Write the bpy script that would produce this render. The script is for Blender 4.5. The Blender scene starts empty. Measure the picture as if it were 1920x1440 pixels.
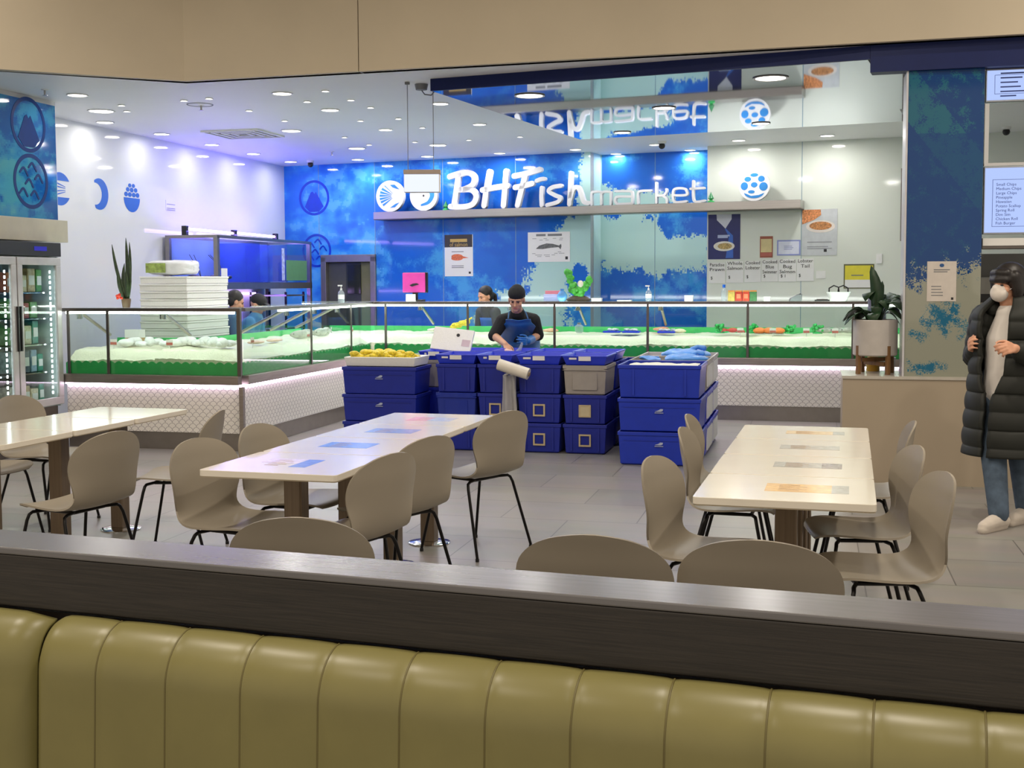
import bpy, bmesh, math, random
from mathutils import Vector, Matrix, noise
random.seed(7)
COL = bpy.context.scene.collection
PI = math.pi
R = math.radians

# ------------------------------------------------------------------ camera model (1920 x 1440)
F, CX, H0, PITCH, ROLL, YAW, CH = 2250.0, 960.0, 528.0, R(3.7), 0.0046, R(14), 1.55
CY = H0 + F * math.tan(PITCH)
fw = Vector((-math.sin(YAW) * math.cos(PITCH), math.cos(YAW) * math.cos(PITCH), -math.sin(PITCH)))
rt = Vector((math.cos(YAW), math.sin(YAW), 0))
up = rt.cross(fw)
rt, up = rt * math.cos(ROLL) - up * math.sin(ROLL), up * math.cos(ROLL) + rt * math.sin(ROLL)
CAM = Vector((0, 0, CH))

def ray(px, py): return fw + rt * ((px - CX) / F) - up * ((py - CY) / F)
def on(px, py, p0, n):
    d = ray(px, py); n = Vector(n)
    return CAM + d * ((Vector(p0) - CAM).dot(n) / d.dot(n))
def atz(px, py, z): return on(px, py, (0, 0, z), (0, 0, 1))
def atx(px, py, x): return on(px, py, (x, 0, 0), (1, 0, 0))
def aty(px, py, y): return on(px, py, (0, y, 0), (0, 1, 0))
def atd(px, py, D): return CAM + ray(px, py) * D
def proj(p):
    d = Vector(p) - CAM; w = d.dot(fw)
    return CX + F * d.dot(rt) / w, CY - F * d.dot(up) / w

cam = bpy.data.cameras.new('camera'); camo = bpy.data.objects.new('camera', cam); COL.objects.link(camo)
m = Matrix((rt, up, -fw)).transposed().to_4x4(); m.translation = CAM
camo.matrix_world = m
cam.sensor_width = 36; cam.lens = 36 * F / 1920; cam.shift_y = -(720 - CY) / 1920
cam.clip_start = 0.05; cam.clip_end = 100
sc = bpy.context.scene
sc.camera = camo

# ------------------------------------------------------------------ materials
def lin(c):
    return tuple(((v / 255) / 12.92 if v / 255 <= .04045 else ((v / 255 + .055) / 1.055) ** 2.4) for v in c)
MATS = {}
def mat(name, col, rough=.5, metal=0., noise_amt=.06, scale=12., emit=None, estr=0., spec=.5, coat=0., bump=0., stretch=None, alpha=None):
    if name in MATS: return MATS[name]
    mt = bpy.data.materials.new(name); mt.use_nodes = True
    nt = mt.node_tree; b = nt.nodes['Principled BSDF']
    L = lin(col)
    b.inputs['Roughness'].default_value = rough
    b.inputs['Metallic'].default_value = metal
    b.inputs['Specular IOR Level'].default_value = spec
    b.inputs['Coat Weight'].default_value = coat
    b.inputs['Coat Roughness'].default_value = .06
    tc = nt.nodes.new('ShaderNodeTexCoord')
    src = tc.outputs['Object']
    if stretch:
        mp = nt.nodes.new('ShaderNodeMapping'); mp.inputs['Scale'].default_value = stretch
        nt.links.new(src, mp.inputs['Vector']); src = mp.outputs['Vector']
    nz = nt.nodes.new('ShaderNodeTexNoise'); nz.inputs['Scale'].default_value = scale; nz.inputs['Detail'].default_value = 4
    nt.links.new(src, nz.inputs['Vector'])
    rp = nt.nodes.new('ShaderNodeValToRGB')
    rp.color_ramp.elements[0].position = .3; rp.color_ramp.elements[1].position = .7
    rp.color_ramp.elements[0].color = tuple(max(0, v * (1 - noise_amt)) for v in L) + (1,)
    rp.color_ramp.elements[1].color = tuple(min(1, v * (1 + noise_amt)) for v in L) + (1,)
    nt.links.new(nz.outputs['Fac'], rp.inputs['Fac'])
    nt.links.new(rp.outputs['Color'], b.inputs['Base Color'])
    if bump:
        bp = nt.nodes.new('ShaderNodeBump'); bp.inputs['Strength'].default_value = bump; bp.inputs['Distance'].default_value = .01
        nt.links.new(nz.outputs['Fac'], bp.inputs['Height']); nt.links.new(bp.outputs['Normal'], b.inputs['Normal'])
    if emit:
        b.inputs['Emission Color'].default_value = lin(emit) + (1,)
        b.inputs['Emission Strength'].default_value = estr
    if alpha is not None: b.inputs['Alpha'].default_value = alpha
    MATS[name] = mt
    return mt

def glass(name, tint=(235, 245, 240), ior=1.45, body=0., bodycol=(255, 255, 255)):
    """Thin pane: clear to light, mirror-like at grazing angles."""
    if name in MATS: return MATS[name]
    mt = bpy.data.materials.new(name); mt.use_nodes = True
    nt = mt.node_tree; nt.nodes.clear()
    out = nt.nodes.new('ShaderNodeOutputMaterial')
    tr = nt.nodes.new('ShaderNodeBsdfTransparent'); tr.inputs['Color'].default_value = lin(tint) + (1,)
    gl = nt.nodes.new('ShaderNodeBsdfGlossy'); gl.inputs['Roughness'].default_value = .01
    ge = nt.nodes.new('ShaderNodeNewGeometry')
    def VM(op, a, b):
        n = nt.nodes.new('ShaderNodeVectorMath'); n.operation = op; nt.links.new(a, n.inputs[0]); nt.links.new(b, n.inputs[1]); return n.outputs['Value']
    def MM(op, a, b):
        n = nt.nodes.new('ShaderNodeMath'); n.operation = op
        for i, v in enumerate((a, b)):
            if isinstance(v, (int, float)): n.inputs[i].default_value = v
            else: nt.links.new(v, n.inputs[i])
        return n.outputs[0]
    c = MM('ABSOLUTE', VM('DOT_PRODUCT', ge.outputs['Incoming'], ge.outputs['Normal']), 0.)
    fr0 = ((ior - 1) / (ior + 1)) ** 2
    fac = MM('ADD', MM('MULTIPLY', MM('POWER', MM('SUBTRACT', 1., c), 5.), 1 - fr0), fr0)
    mx = nt.nodes.new('ShaderNodeMixShader')
    nt.links.new(fac, mx.inputs[0]); nt.links.new(tr.outputs[0], mx.inputs[1]); nt.links.new(gl.outputs[0], mx.inputs[2])
    last = mx
    if body:
        df = nt.nodes.new('ShaderNodeBsdfDiffuse'); df.inputs['Color'].default_value = lin(bodycol) + (1,)
        m2 = nt.nodes.new('ShaderNodeMixShader'); m2.inputs[0].default_value = body
        nt.links.new(mx.outputs[0], m2.inputs[1]); nt.links.new(df.outputs[0], m2.inputs[2]); last = m2
    nt.links.new(last.outputs[0], out.inputs[0])
    MATS[name] = mt
    return mt

def attr_mat(name, rough=.08, spec=.5, coat=0.):
    """Printed graphic: the print's own colours, kept per face on the sheet."""
    if name in MATS: return MATS[name]
    mt = bpy.data.materials.new(name); mt.use_nodes = True
    nt = mt.node_tree; b = nt.nodes['Principled BSDF']
    a = nt.nodes.new('ShaderNodeAttribute'); a.attribute_name = 'print'
    nt.links.new(a.outputs['Color'], b.inputs['Base Color'])
    b.inputs['Roughness'].default_value = rough; b.inputs['Specular IOR Level'].default_value = spec
    MATS[name] = mt
    return mt

def scale_tile(name):
    mt = bpy.data.materials.new(name); mt.use_nodes = True
    nt = mt.node_tree; b = nt.nodes['Principled BSDF']
    def M(op, a, c=None, d=None):
        n = nt.nodes.new('ShaderNodeMath'); n.operation = op
        for i, v in enumerate((a, c, d)):
            if v is None: continue
            if isinstance(v, (int, float)): n.inputs[i].default_value = v
            else: nt.links.new(v, n.inputs[i])
        return n.outputs[0]
    tc = nt.nodes.new('ShaderNodeTexCoord'); sp = nt.nodes.new('ShaderNodeSeparateXYZ')
    nt.links.new(tc.outputs['Object'], sp.inputs[0])
    w = .071
    u = M('DIVIDE', sp.outputs['X'], w); v = M('DIVIDE', sp.outputs['Z'], w)
    v2 = M('MULTIPLY', v, 2.0); row = M('FLOOR', v2)
    fy = M('MULTIPLY', M('SUBTRACT', v2, row), .5)
    par = M('MULTIPLY', M('FLOORED_MODULO', row, 2.0), .5)
    us = M('ADD', u, par)
    ux = M('SUBTRACT', M('FRACT', us), .5)
    d = M('SQRT', M('ADD', M('MULTIPLY', ux, ux), M('MULTIPLY', fy, fy)))
    ln = M('LESS_THAN', M('ABSOLUTE', M('SUBTRACT', d, .5)), .028)
    mix = nt.nodes.new('ShaderNodeMix'); mix.data_type = 'RGBA'
    mix.inputs[6].default_value = lin((236, 232, 226)) + (1,); mix.inputs[7].default_value = lin((150, 145, 146)) + (1,)
    nt.links.new(ln, mix.inputs[0]); nt.links.new(mix.outputs[2], b.inputs['Base Color'])
    b.inputs['Roughness'].default_value = .25
    bp = nt.nodes.new('ShaderNodeBump'); bp.inputs['Strength'].default_value = .4; bp.inputs['Distance'].default_value = .003; bp.invert = True
    nt.links.new(ln, bp.inputs['Height']); nt.links.new(bp.outputs['Normal'], b.inputs['Normal'])
    MATS[name] = mt
    return mt

def floor_mat():
    mt = bpy.data.materials.new('grey_floor_tile'); mt.use_nodes = True
    nt = mt.node_tree; b = nt.nodes['Principled BSDF']
    tc = nt.nodes.new('ShaderNodeTexCoord')
    mp = nt.nodes.new('ShaderNodeMapping'); mp.inputs['Location'].default_value = (.17, .23, 0)
    nt.links.new(tc.outputs['Object'], mp.inputs[0])
    br = nt.nodes.new('ShaderNodeTexBrick'); br.offset = .5
    br.inputs['Scale'].default_value = 1; br.inputs['Brick Width'].default_value = .9; br.inputs['Row Height'].default_value = .6
    br.inputs['Mortar Size'].default_value = .004; br.inputs['Mortar Smooth'].default_value = .1; br.inputs['Bias'].default_value = 0
    br.inputs['Color1'].default_value = lin((156, 150, 142)) + (1,); br.inputs['Color2'].default_value = lin((146, 141, 134)) + (1,)
    br.inputs['Mortar'].default_value = lin((108, 104, 100)) + (1,)
    nt.links.new(mp.outputs[0], br.inputs['Vector'])
    nz = nt.nodes.new('ShaderNodeTexNoise'); nz.inputs['Scale'].default_value = 3; nz.inputs['Detail'].default_value = 6
    mp2 = nt.nodes.new('ShaderNodeMapping'); mp2.inputs['Scale'].default_value = (.35, 1.6, 1)
    nt.links.new(tc.outputs['Object'], mp2.inputs[0]); nt.links.new(mp2.outputs[0], nz.inputs['Vector'])
    mx = nt.nodes.new('ShaderNodeMix'); mx.data_type = 'RGBA'; mx.blend_type = 'MULTIPLY'; mx.inputs[0].default_value = .35
    nt.links.new(br.outputs['Color'], mx.inputs[6]); nt.links.new(nz.outputs['Color'], mx.inputs[7])
    hs = nt.nodes.new('ShaderNodeHueSaturation'); hs.inputs['Saturation'].default_value = .55; hs.inputs['Value'].default_value = 1.15
    nt.links.new(mx.outputs[2], hs.inputs['Color']); nt.links.new(hs.outputs[0], b.inputs['Base Color'])
    b.inputs['Roughness'].default_value = .32
    return mt

def emit_mat(name, col, strength):
    if name in MATS: return MATS[name]
    mt = bpy.data.materials.new(name); mt.use_nodes = True
    nt = mt.node_tree; nt.nodes.clear()
    out = nt.nodes.new('ShaderNodeOutputMaterial'); e = nt.nodes.new('ShaderNodeEmission')
    e.inputs[0].default_value = lin(col) + (1,); e.inputs[1].default_value = strength
    nt.links.new(e.outputs[0], out.inputs[0]); MATS[name] = mt
    return mt

# ------------------------------------------------------------------ mesh builder
class MB:
    def __init__(s): s.bm = bmesh.new(); s.X = None
    def v(s, p):
        p = Vector(p)
        return s.bm.verts.new(s.X @ p if s.X else p)
    def f(s, vs):
        try: return s.bm.faces.new(vs)
        except ValueError: return None
    def box(s, x0, x1, y0, y1, z0, z1):
        V = [s.v((x, y, z)) for z in (z0, z1) for y in (y0, y1) for x in (x0, x1)]
        for q in ((0, 2, 3, 1), (4, 5, 7, 6), (0, 1, 5, 4), (2, 6, 7, 3), (0, 4, 6, 2), (1, 3, 7, 5)): s.f([V[i] for i in q])
        return s
    def frustum(s, a, b):
        """a, b: (x0,x1,y0,y1,z) bottom and top rectangles."""
        V = []
        for x0, x1, y0, y1, z in (a, b): V += [s.v((x, y, z)) for y in (y0, y1) for x in (x0, x1)]
        for q in ((0, 2, 3, 1), (4, 5, 7, 6), (0, 1, 5, 4), (2, 6, 7, 3), (0, 4, 6, 2), (1, 3, 7, 5)): s.f([V[i] for i in q])
        return s
    def quad(s, *p): s.f([s.v(q) for q in p]); return s
    def ring(s, c, a, b, r, n): return [s.v(Vector(c) + Vector(a) * (r * math.cos(2 * PI * i / n)) + Vector(b) * (r * math.sin(2 * PI * i / n))) for i in range(n)]
    def skin(s, rings, caps=True, closed=False):
        n = len(rings[0])
        for k in range(len(rings) - (0 if closed else 1)):
            A, B = rings[k], rings[(k + 1) % len(rings)]
            for i in range(n): s.f([A[i], A[(i + 1) % n], B[(i + 1) % n], B[i]])
        if caps and not closed: s.f(rings[0][::-1]); s.f(rings[-1])
        return s
    def tube(s, pts, r, n=8, closed=False):
        pts = [Vector(p) for p in pts]; k = len(pts)
        rs = r if isinstance(r, (list, tuple)) else [r] * k
        t0 = (pts[1] - pts[0]).normalized()
        a = t0.orthogonal().normalized(); rings = []
        for i, p in enumerate(pts):
            if closed: t = (pts[(i + 1) % k] - pts[i - 1]).normalized()
            else: t = (pts[min(i + 1, k - 1)] - pts[max(i - 1, 0)]).normalized()
            a = (a - t * a.dot(t)).normalized(); b = t.cross(a)
            rings.append(s.ring(p, a, b, rs[i], n))
        return s.skin(rings, True, closed)
    def cyl(s, p, q, r0, r1=None, n=20): return s.tube([p, q], [r0, r0 if r1 is None else r1], n)
    def lathe(s, prof, c=(0, 0, 0), n=24, sx=1., sy=1., closed=False):
        c = Vector(c); rings = [[s.v(c + Vector((max(r, 1e-4) * sx * math.cos(2 * PI * i / n), max(r, 1e-4) * sy * math.sin(2 * PI * i / n), z))) for i in range(n)] for r, z in prof]
        return s.skin(rings, True, closed)
    def prism(s, poly, y0, y1):
        """poly of (x, z), pushed from y0 to y1"""
        A = [s.v((x, y0, z)) for x, z in poly]; B = [s.v((x, y1, z)) for x, z in poly]; n = len(poly)
        s.f(A); s.f(B[::-1])
        for i in range(n): s.f([A[i], B[i], B[(i + 1) % n], A[(i + 1) % n]])
        return s
    def slab(s, poly, z0, z1):
        A = [s.v((x, y, z0)) for x, y in poly]; B = [s.v((x, y, z1)) for x, y in poly]; n = len(poly)
        s.f(A[::-1]); s.f(B)
        for i in range(n): s.f([A[i], A[(i + 1) % n], B[(i + 1) % n], B[i]])
        return s
    def grid(s, fn, nu, nv):
        V = [[s.v(fn(i / nu, j / nv)) for i in range(nu + 1)] for j in range(nv + 1)]
        for j in range(nv):
            for i in range(nu): s.f([V[j][i], V[j][i + 1], V[j + 1][i + 1], V[j + 1][i]])
        return s
    def ell(s, c, r, rot=None, n=16, k=10):
        c = Vector(c); r = r if isinstance(r, (tuple, list)) else (r, r, r)
        M = rot if rot else Matrix.Identity(3); rings = []
        for j in range(1, k):
            th = PI * j / k - PI / 2
            rings.append([s.v(c + M @ Vector((r[0] * math.cos(th) * math.cos(2 * PI * i / n), r[1] * math.cos(th) * math.sin(2 * PI * i / n), r[2] * math.sin(th)))) for i in range(n)])
        s.skin(rings, False)
        b = s.v(c + M @ Vector((0, 0, -r[2]))); t = s.v(c + M @ Vector((0, 0, r[2])))
        for i in range(n): s.f([b, rings[0][(i + 1) % n], rings[0][i]]); s.f([t, rings[-1][i], rings[-1][(i + 1) % n]])
        return s
    def caps(s, pts, rs, n=12):
        """Closed tapering limb with rounded ends."""
        pts = [Vector(p) for p in pts]; P, Q = [], []
        d0 = (pts[0] - pts[1]).normalized(); d1 = (pts[-1] - pts[-2]).normalized()
        for a in (80, 50, 20): P.append(pts[0] + d0 * rs[0] * math.sin(R(a))); Q.append(rs[0] * math.cos(R(a)))
        P += pts; Q += list(rs)
        for a in (20, 50, 80): P.append(pts[-1] + d1 * rs[-1] * math.sin(R(a))); Q.append(rs[-1] * math.cos(R(a)))
        return s.tube(P, Q, n)
    def build(s, name, mt, parent=None, smooth=0, bevel=0., seg=2, loc=None, rz=None):
        bmesh.ops.recalc_face_normals(s.bm, faces=s.bm.faces)
        me = bpy.data.meshes.new(name); s.bm.to_mesh(me); s.bm.free()
        if smooth:
            for p in me.polygons: p.use_smooth = True
            me.set_sharp_from_angle(angle=R(smooth))
        o = bpy.data.objects.new(name, me); COL.objects.link(o)
        if mt: me.materials.append(mt)
        if parent: o.parent = parent
        if loc is not None: o.location = loc
        if rz is not None: o.rotation_euler.z = rz
        if bevel:
            bv = o.modifiers.new('edge', 'BEVEL'); bv.width = bevel; bv.segments = seg; bv.limit_method = 'ANGLE'; bv.angle_limit = R(40)
            bv.harden_normals = False
        return o

def tag(o, label=None, cat=None, group=None, kind=None):
    if label: o['label'] = label
    if cat: o['category'] = cat
    if group: o['group'] = group
    if kind: o['kind'] = kind
    return o
def thing(name, label, cat, loc=(0, 0, 0), rz=0., group=None):
    o = bpy.data.objects.new(name, None); COL.objects.link(o); o.location = loc; o.rotation_euler = (0, 0, rz)
    o.empty_display_size = .1
    return tag(o, label, cat, group)
def copy_tree(o, parent=None):
    c = o.copy(); COL.objects.link(c)
    if parent: c.parent = parent
    for ch in list(o.children): copy_tree(ch, c)
    return c
def struct(name, mb, mt, **k): return tag(mb.build(name, mt, **k), kind='structure')

def text(name, body, size, mt, parent, loc=(0, 0, 0), rot=(PI / 2, 0, 0), ext=.001, align='CENTER', shear=0., sp=1., wide=None):
    cu = bpy.data.curves.new(name, 'FONT'); cu.body = body; cu.size = size; cu.extrude = ext; cu.align_x = align; cu.align_y = 'CENTER'; cu.shear = shear
    cu.resolution_u = 2; cu.space_line = sp
    t = bpy.data.objects.new(name, cu)
    me = bpy.data.meshes.new_from_object(t); bpy.data.objects.remove(t)
    me.materials.clear(); me.materials.append(mt)
    o = bpy.data.objects.new(name, me); COL.objects.link(o); o.parent = parent; o.location = loc; o.rotation_euler = rot
    if wide and me.vertices:
        w = max(v.co.x for v in me.vertices) - min(v.co.x for v in me.vertices)
        if w > 0: o.scale.x = wide / w
    return o

ORD = ['first', 'second', 'third', 'fourth', 'fifth', 'sixth', 'seventh', 'eighth', 'ninth', 'tenth', 'eleventh', 'twelfth', 'thirteenth', 'fourteenth', 'fifteenth', 'sixteenth', 'seventeenth', 'eighteenth', 'nineteenth', 'twentieth', 'twenty-first', 'twenty-second']

# common materials
M_white = mat('white_paint', (226, 226, 224), .55, noise_amt=.015, scale=3)
M_ceil = mat('white_ceiling_paint', (228, 228, 230), .5, noise_amt=.012, scale=2)
M_beige = mat('beige_bulkhead_paint', (192, 180, 158), .6, noise_amt=.03, scale=2)
M_navy = mat('navy_gloss', (14, 30, 84), .45, noise_amt=.05, spec=.25)
M_wallgloss = mat('white_glass_panel', (214, 220, 212), .06, noise_amt=.01, scale=2)
M_leftgloss = mat('white_gloss_panel', (224, 226, 230), .045, noise_amt=.01, scale=2, spec=.32)
M_steel = mat('brushed_steel', (176, 172, 168), .28, 1., noise_amt=.08, scale=8, stretch=(.4, 6, 30))
M_dsteel = mat('dark_steel', (120, 114, 110), .35, 1., noise_amt=.08)
M_chrome = mat('chrome', (215, 215, 215), .1, 1., noise_amt=.02)
M_black = mat('black_plastic', (22, 22, 24), .4, noise_amt=.1)
M_blackm = mat('black_metal', (26, 24, 24), .3, .6, noise_amt=.1)
M_paper = mat('white_paper', (228, 228, 228), .6, noise_amt=.01)
M_ink = mat('black_ink', (38, 38, 42), .6)
M_gink = mat('grey_ink', (120, 122, 126), .6)
M_glass = glass('clear_glass', (240, 247, 243))
M_poly = mat('white_polystyrene', (232, 232, 230), .7, noise_amt=.03, scale=60, bump=.1)
M_green = mat('green_plastic', (66, 192, 108), .35, noise_amt=.08)
M_leaf = mat('green_leaf', (52, 92, 48), .4, noise_amt=.25, scale=20)
M_blue = mat('blue_vinyl', (30, 100, 205), .35, noise_amt=.03)
EXPO = 0.32
VIO = 20
LP, MP, WORLD = 1.02, 42, .7
MALL = [(-6, 2.5, 1), (-6, 6, 1), (-3, 2.5, 1), (-3, 6, 1), (0, 2.5, 1), (0, 6, 1), (2.5, 4, 1), (2.5, 7.5, 1), (-6.75, 7.75, .22), (-2.6, .4, .55), (.4, .4, .55)]
# ================================================================== SETTING
C3, MZ = 3.3, 3.2
BETA = R(-8.45); BU = Vector((math.cos(BETA), math.sin(BETA), 0)); BN = Vector((BU.y, -BU.x, 0)); BO = Vector((-7.75, 16.9, 0))
def bpt(u, w, z): return BO + BU * u + BN * w + Vector((0, 0, z))          # back wall frame: along, out into the room, up
def bwp(px, py, w=0.):                                                    # pixel -> (u, z) on a plane w in front of the back wall
    p = on(px, py, BO + BN * w, BN) - BO
    return p.dot(BU), p.z

struct('floor', MB().box(-9.5, 4.5, -1.5, 18, -.06, 0), floor_mat())
struct('ceiling', MB().slab([(-9.2, 6.7), (-5.3, 9.6), (4.2, 9.3), (4.2, 17.9), (-9.2, 17.9)], C3, C3 + .06), M_ceil)
mb = MB(); V = [(-9.2, 6.45), (-5.3, 9.57), (-3.68, 9.52)]
struct('trim_1', MB().slab([(-9.2, 6.42), (-5.3, 9.55), (-3.676, 9.503), (-3.676, 9.62), (-5.34, 9.67), (-9.28, 6.52)], C3, 4.62), M_beige)
struct('trim_2', MB().slab([(-3.668, 9.503), (4.2, 9.24), (4.2, 9.36), (-3.668, 9.62)], C3, 4.62), M_beige)
struct('ceiling_mall', MB().slab([(-9.2, -1.5), (4.2, -1.5), (4.2, 9.3), (-5.3, 9.62), (-9.2, 6.6)], 4.62, 4.68), M_beige)

# left wall of the shop, and the near left wall the fridge stands in
struct('wall_left', MB().box(-7.87, -7.75, 10.28, 17.1, 0, C3), M_leftgloss)
struct('wall_near_left', MB().box(-7.75, -7.10, 6.2, 10.3, 1.95, C3), M_white)
M_beigestone = mat('beige_laminate', (186, 180, 162), .3, noise_amt=.12, scale=3)
struct('trim_3', MB().box(-7.10, -6.97, 6.2, 10.26, 1.945, 2.155), M_beigestone, bevel=.004)

def fbm(p, o=4):
    return noise.fractal(Vector(p), 1.0, 2.0, o)
def smooth(a, b, x):
    t = max(0., min(1., (x - a) / (b - a))); return t * t * (3 - 2 * t)
def mixc(a, b, t): return tuple(x + (y - x) * t for x, y in zip(a, b))
def blob(px, py, cx, cy, rx, ry):
    d = math.hypot((px - cx) / rx, (py - cy) / ry); return 1 - d
PALE, B1, B2, B3 = (178, 214, 212), (36, 106, 208), (70, 156, 224), (32, 94, 200)
def back_print(px, py):
    """the sea-spray print: blues with ragged pale drifts"""
    n1 = fbm((px * .012, py * .016, 1.3)); n2 = fbm((px * .05, py * .05, 7.7)); n3 = noise.cell(Vector((px * .42, py * .42, 2)))
    if px < 703:
        c = mixc((34, 112, 226), (70, 166, 242), smooth(-.35, .5, n1 + .4 * n2 + (py - 380) / 500))
    else:
        c = mixc(B1, B2, smooth(-.15, .6, n1 * 1.1 + .5 * n2 + .12 * (n3 - .5)))
        c = mixc(c, B3, .6 * smooth(.1, .5, fbm((px * .009, py * .012, 21))))
    if py > 395:
        f = max(blob(px, py, 985, 590, 90, 48), blob(px, py, 1050, 525, 70, 48), blob(px, py, 1100, 455, 62, 66), blob(px, py, 1180, 455, 110, 58), blob(px, py, 1265, 475, 90, 50))
        f = min(f, -blob(px, py, 1283, 408, 48, 34) , -blob(px, py, 1150, 555, 62, 38), -blob(px, py, 1290, 556, 52, 50) + .0)
        f = min(f, -blob(px, py, 1085, 530, 26, 38) + .25)
    else:
        f = max(blob(px, py, 1112, 330, 26, 70), blob(px, py, 1180, 380, 80, 26), blob(px, py, 1120, 385, 40, 40))
        if px > 1128: f = min(f, .25 + (py - 352) / 30)
    e = f * 1.6 + .40 * n2 + .16 * (n3 - .5)
    if px > 720: c = mixc(c, PALE, smooth(-.05, .12, e))
    elif n2 + n1 * .6 > .42: c = mixc(c, (120, 190, 240), .35)
    return c

def print_sheet(name, mk, nu, nv, colf, mt, kind=None, parent=None, thick=None):
    """a sheet of small coloured faces; mk(s, t) gives the point, colf(s, t, point) its printed colour"""
    me = bpy.data.meshes.new(name)
    vs = [mk(i / nu, j / nv) for j in range(nv + 1) for i in range(nu + 1)]
    fs, cs = [], []
    for j in range(nv):
        for i in range(nu):
            a = j * (nu + 1) + i; fs.append((a, a + 1, a + nu + 2, a + nu + 1))
            cs.append(lin(colf((i + .5) / nu, (j + .5) / nv, mk((i + .5) / nu, (j + .5) / nv))) + (1,))
    me.from_pydata([tuple(v) for v in vs], [], fs)
    at = me.attributes.new('print', 'FLOAT_COLOR', 'FACE')
    at.data.foreach_set('color', [x for c in cs for x in c])
    o = bpy.data.objects.new(name, me); COL.objects.link(o); me.materials.append(mt)
    if parent: o.parent = parent
    if kind: o['kind'] = kind
    if thick:
        so = o.modifiers.new('body', 'SOLIDIFY'); so.thickness = thick; so.offset = 0
    return o

M_print = attr_mat('printed_glass_panel', .06)
def wallbox(name, u0, u1, w0, w1, z0, z1, mt):
    P = [bpt(u, w, 0) for u, w in ((u0, w0), (u1, w0), (u1, w1), (u0, w1))]
    return struct(name, MB().slab([(p.x, p.y) for p in P], z0, z1), mt)
u_col0 = bwp(1085, 400)[0]; u_col1 = bwp(1107, 400)[0]; u_rec = bwp(1112, 400, -.45)[0]; u_white = bwp(1326, 400)[0]
# blue part (door opening cut out of it), column, recess, white part
u_d0, z_d = bwp(606, 482); u_d1 = bwp(702, 482)[0]
def pr(s, t, p): return back_print(*proj(p))
for nm, u0, u1, z0, z1 in (('wall_back', 0, u_d0, 0, C3), ('wall_back_upper', u_d0, u_d1, z_d, C3), ('wall_back_middle', u_d1, u_col1, 0, C3)):
    wallbox(nm + '_body', u0, u1, -.14, -.01, z0, z1, M_white)
    print_sheet(nm, lambda s, t, a=u0, b=u1, c=z0, d=z1: bpt(a + (b - a) * s, 0, c + (d - c) * t), max(8, int((u1 - u0) / .022)), int((z1 - z0) / .022), pr, M_print, 'structure')
M_mint = mat('mint_glass_panel', (190, 222, 222), .06, noise_amt=.03)
wallbox('wall_back_return', u_col1 - .02, u_col1, -.62, -.001, 0, C3, M_mint)
wallbox('wall_back_recess_body', u_col1 - .02, u_white + .3, -.62, -.47, 0, C3, M_white)
print_sheet('wall_back_recess', lambda s, t: bpt(u_col1 + (u_white + .1 - u_col1) * s, -.45, C3 * t), 110, 150, pr, M_print, 'structure')
wallbox('wall_back_right', u_white, 11.9, -.62, 0, 0, C3, M_wallgloss)
# fine joints between the glass wall panels
M_joint = mat('panel_joint', (120, 150, 170), .5)
def joint(px, py, w, z0, z1, m=M_joint):
    u = bwp(px, py, w)[0]
    P = [bpt(u + a, w + b, 0) for a, b in ((-.004, -.004), (.004, -.004), (.004, .0015), (-.004, .0015))]
    return [(p.x, p.y) for p in P]
k = 1
for px, py, z0, z1, w in ((597, 330, z_d, C3, 0), (702, 330, z_d, C3, 0), (831, 450, 0, C3, 0), (967, 450, 0, C3, 0), (1228, 450, 0, C3, -.45), (1504, 300, 0, C3, 0)):
    k += 1
    struct('trim_%d' % (k + 2), MB().slab(joint(px, py, w, z0, z1), z0, z1), M_joint)

# doorway to the back room: frame, two dark leaves, room behind
t = tag(bpy.data.objects.new('door_1', None), kind='structure'); COL.objects.link(t)
t.location = bpt(u_d0, 0, 0); t.rotation_euler.z = BETA
dw = u_d1 - u_d0
fm = MB().box(-.03, .06, -.03, .12, 0, z_d).box(dw - .06, dw + .03, -.03, .12, 0, z_d).box(-.03, dw + .03, -.03, .12, z_d - .08, z_d + .03)
fm.build('door_frame', mat('grey_steel_frame', (150, 146, 142), .35, .8), t, bevel=.006)
for a, b, c in ((.06, .36, (82, 84, 74)), (.36, dw - .25, (60, 66, 62)), (dw - .25, dw - .06, (112, 112, 76))):
    MB().box(a, b, .04, .08, 0, z_d - .08).build('door_leaf', mat('door_leaf_%d' % int(a * 100), c, .3), t, bevel=.004)
MB().box(.40, .62, .02, .04, z_d - .55, z_d - .12).build('door_window', mat('dark_pane', (40, 44, 42), .1), t)

# soffit over the rear counter: mirror-bright underside behind a navy fascia
SO = atz(807, 170, MZ); SR = atz(1627, 112, MZ)
def spt(a, b): return SO + BU * a + Vector((-BU.y, BU.x, 0)) * b
M_mirror = mat('mirror_ceiling_panel', (205, 216, 232), .03, 1., noise_amt=.01)
Ls = (SR - SO).dot(BU); bk = (atz(1020, 265, MZ) - SO).dot(Vector((-BU.y, BU.x, 0)))
P = [spt(0, .03), spt(Ls, .03), spt(Ls, bk - .1), spt(.0, bk)]
struct('ceiling_soffit', MB().slab([(p.x, p.y) for p in P], MZ, C3), M_mirror)
P = [spt(0, 0), spt(Ls + .02, 0), spt(Ls + .02, .028), spt(0, .028)]
struct('trim_12', MB().slab([(p.x, p.y) for p in P], MZ - .002, C3), M_navy)
a0 = atz(1629, 112, MZ)
P = [spt(Ls + .022, .0), Vector((4.2, 9.37, 0)), Vector((4.2, 9.50, 0)), spt(1e-3 + Ls + .022, .14)]
struct('trim_13', MB().slab([(p.x, p.y) for p in P], 3.10, C3), M_navy)
P = [spt(Ls + .03, .2), spt(Ls + 3.2, .2), spt(Ls + 3.2, 2.2), spt(Ls + .03, 2.2)]
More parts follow.
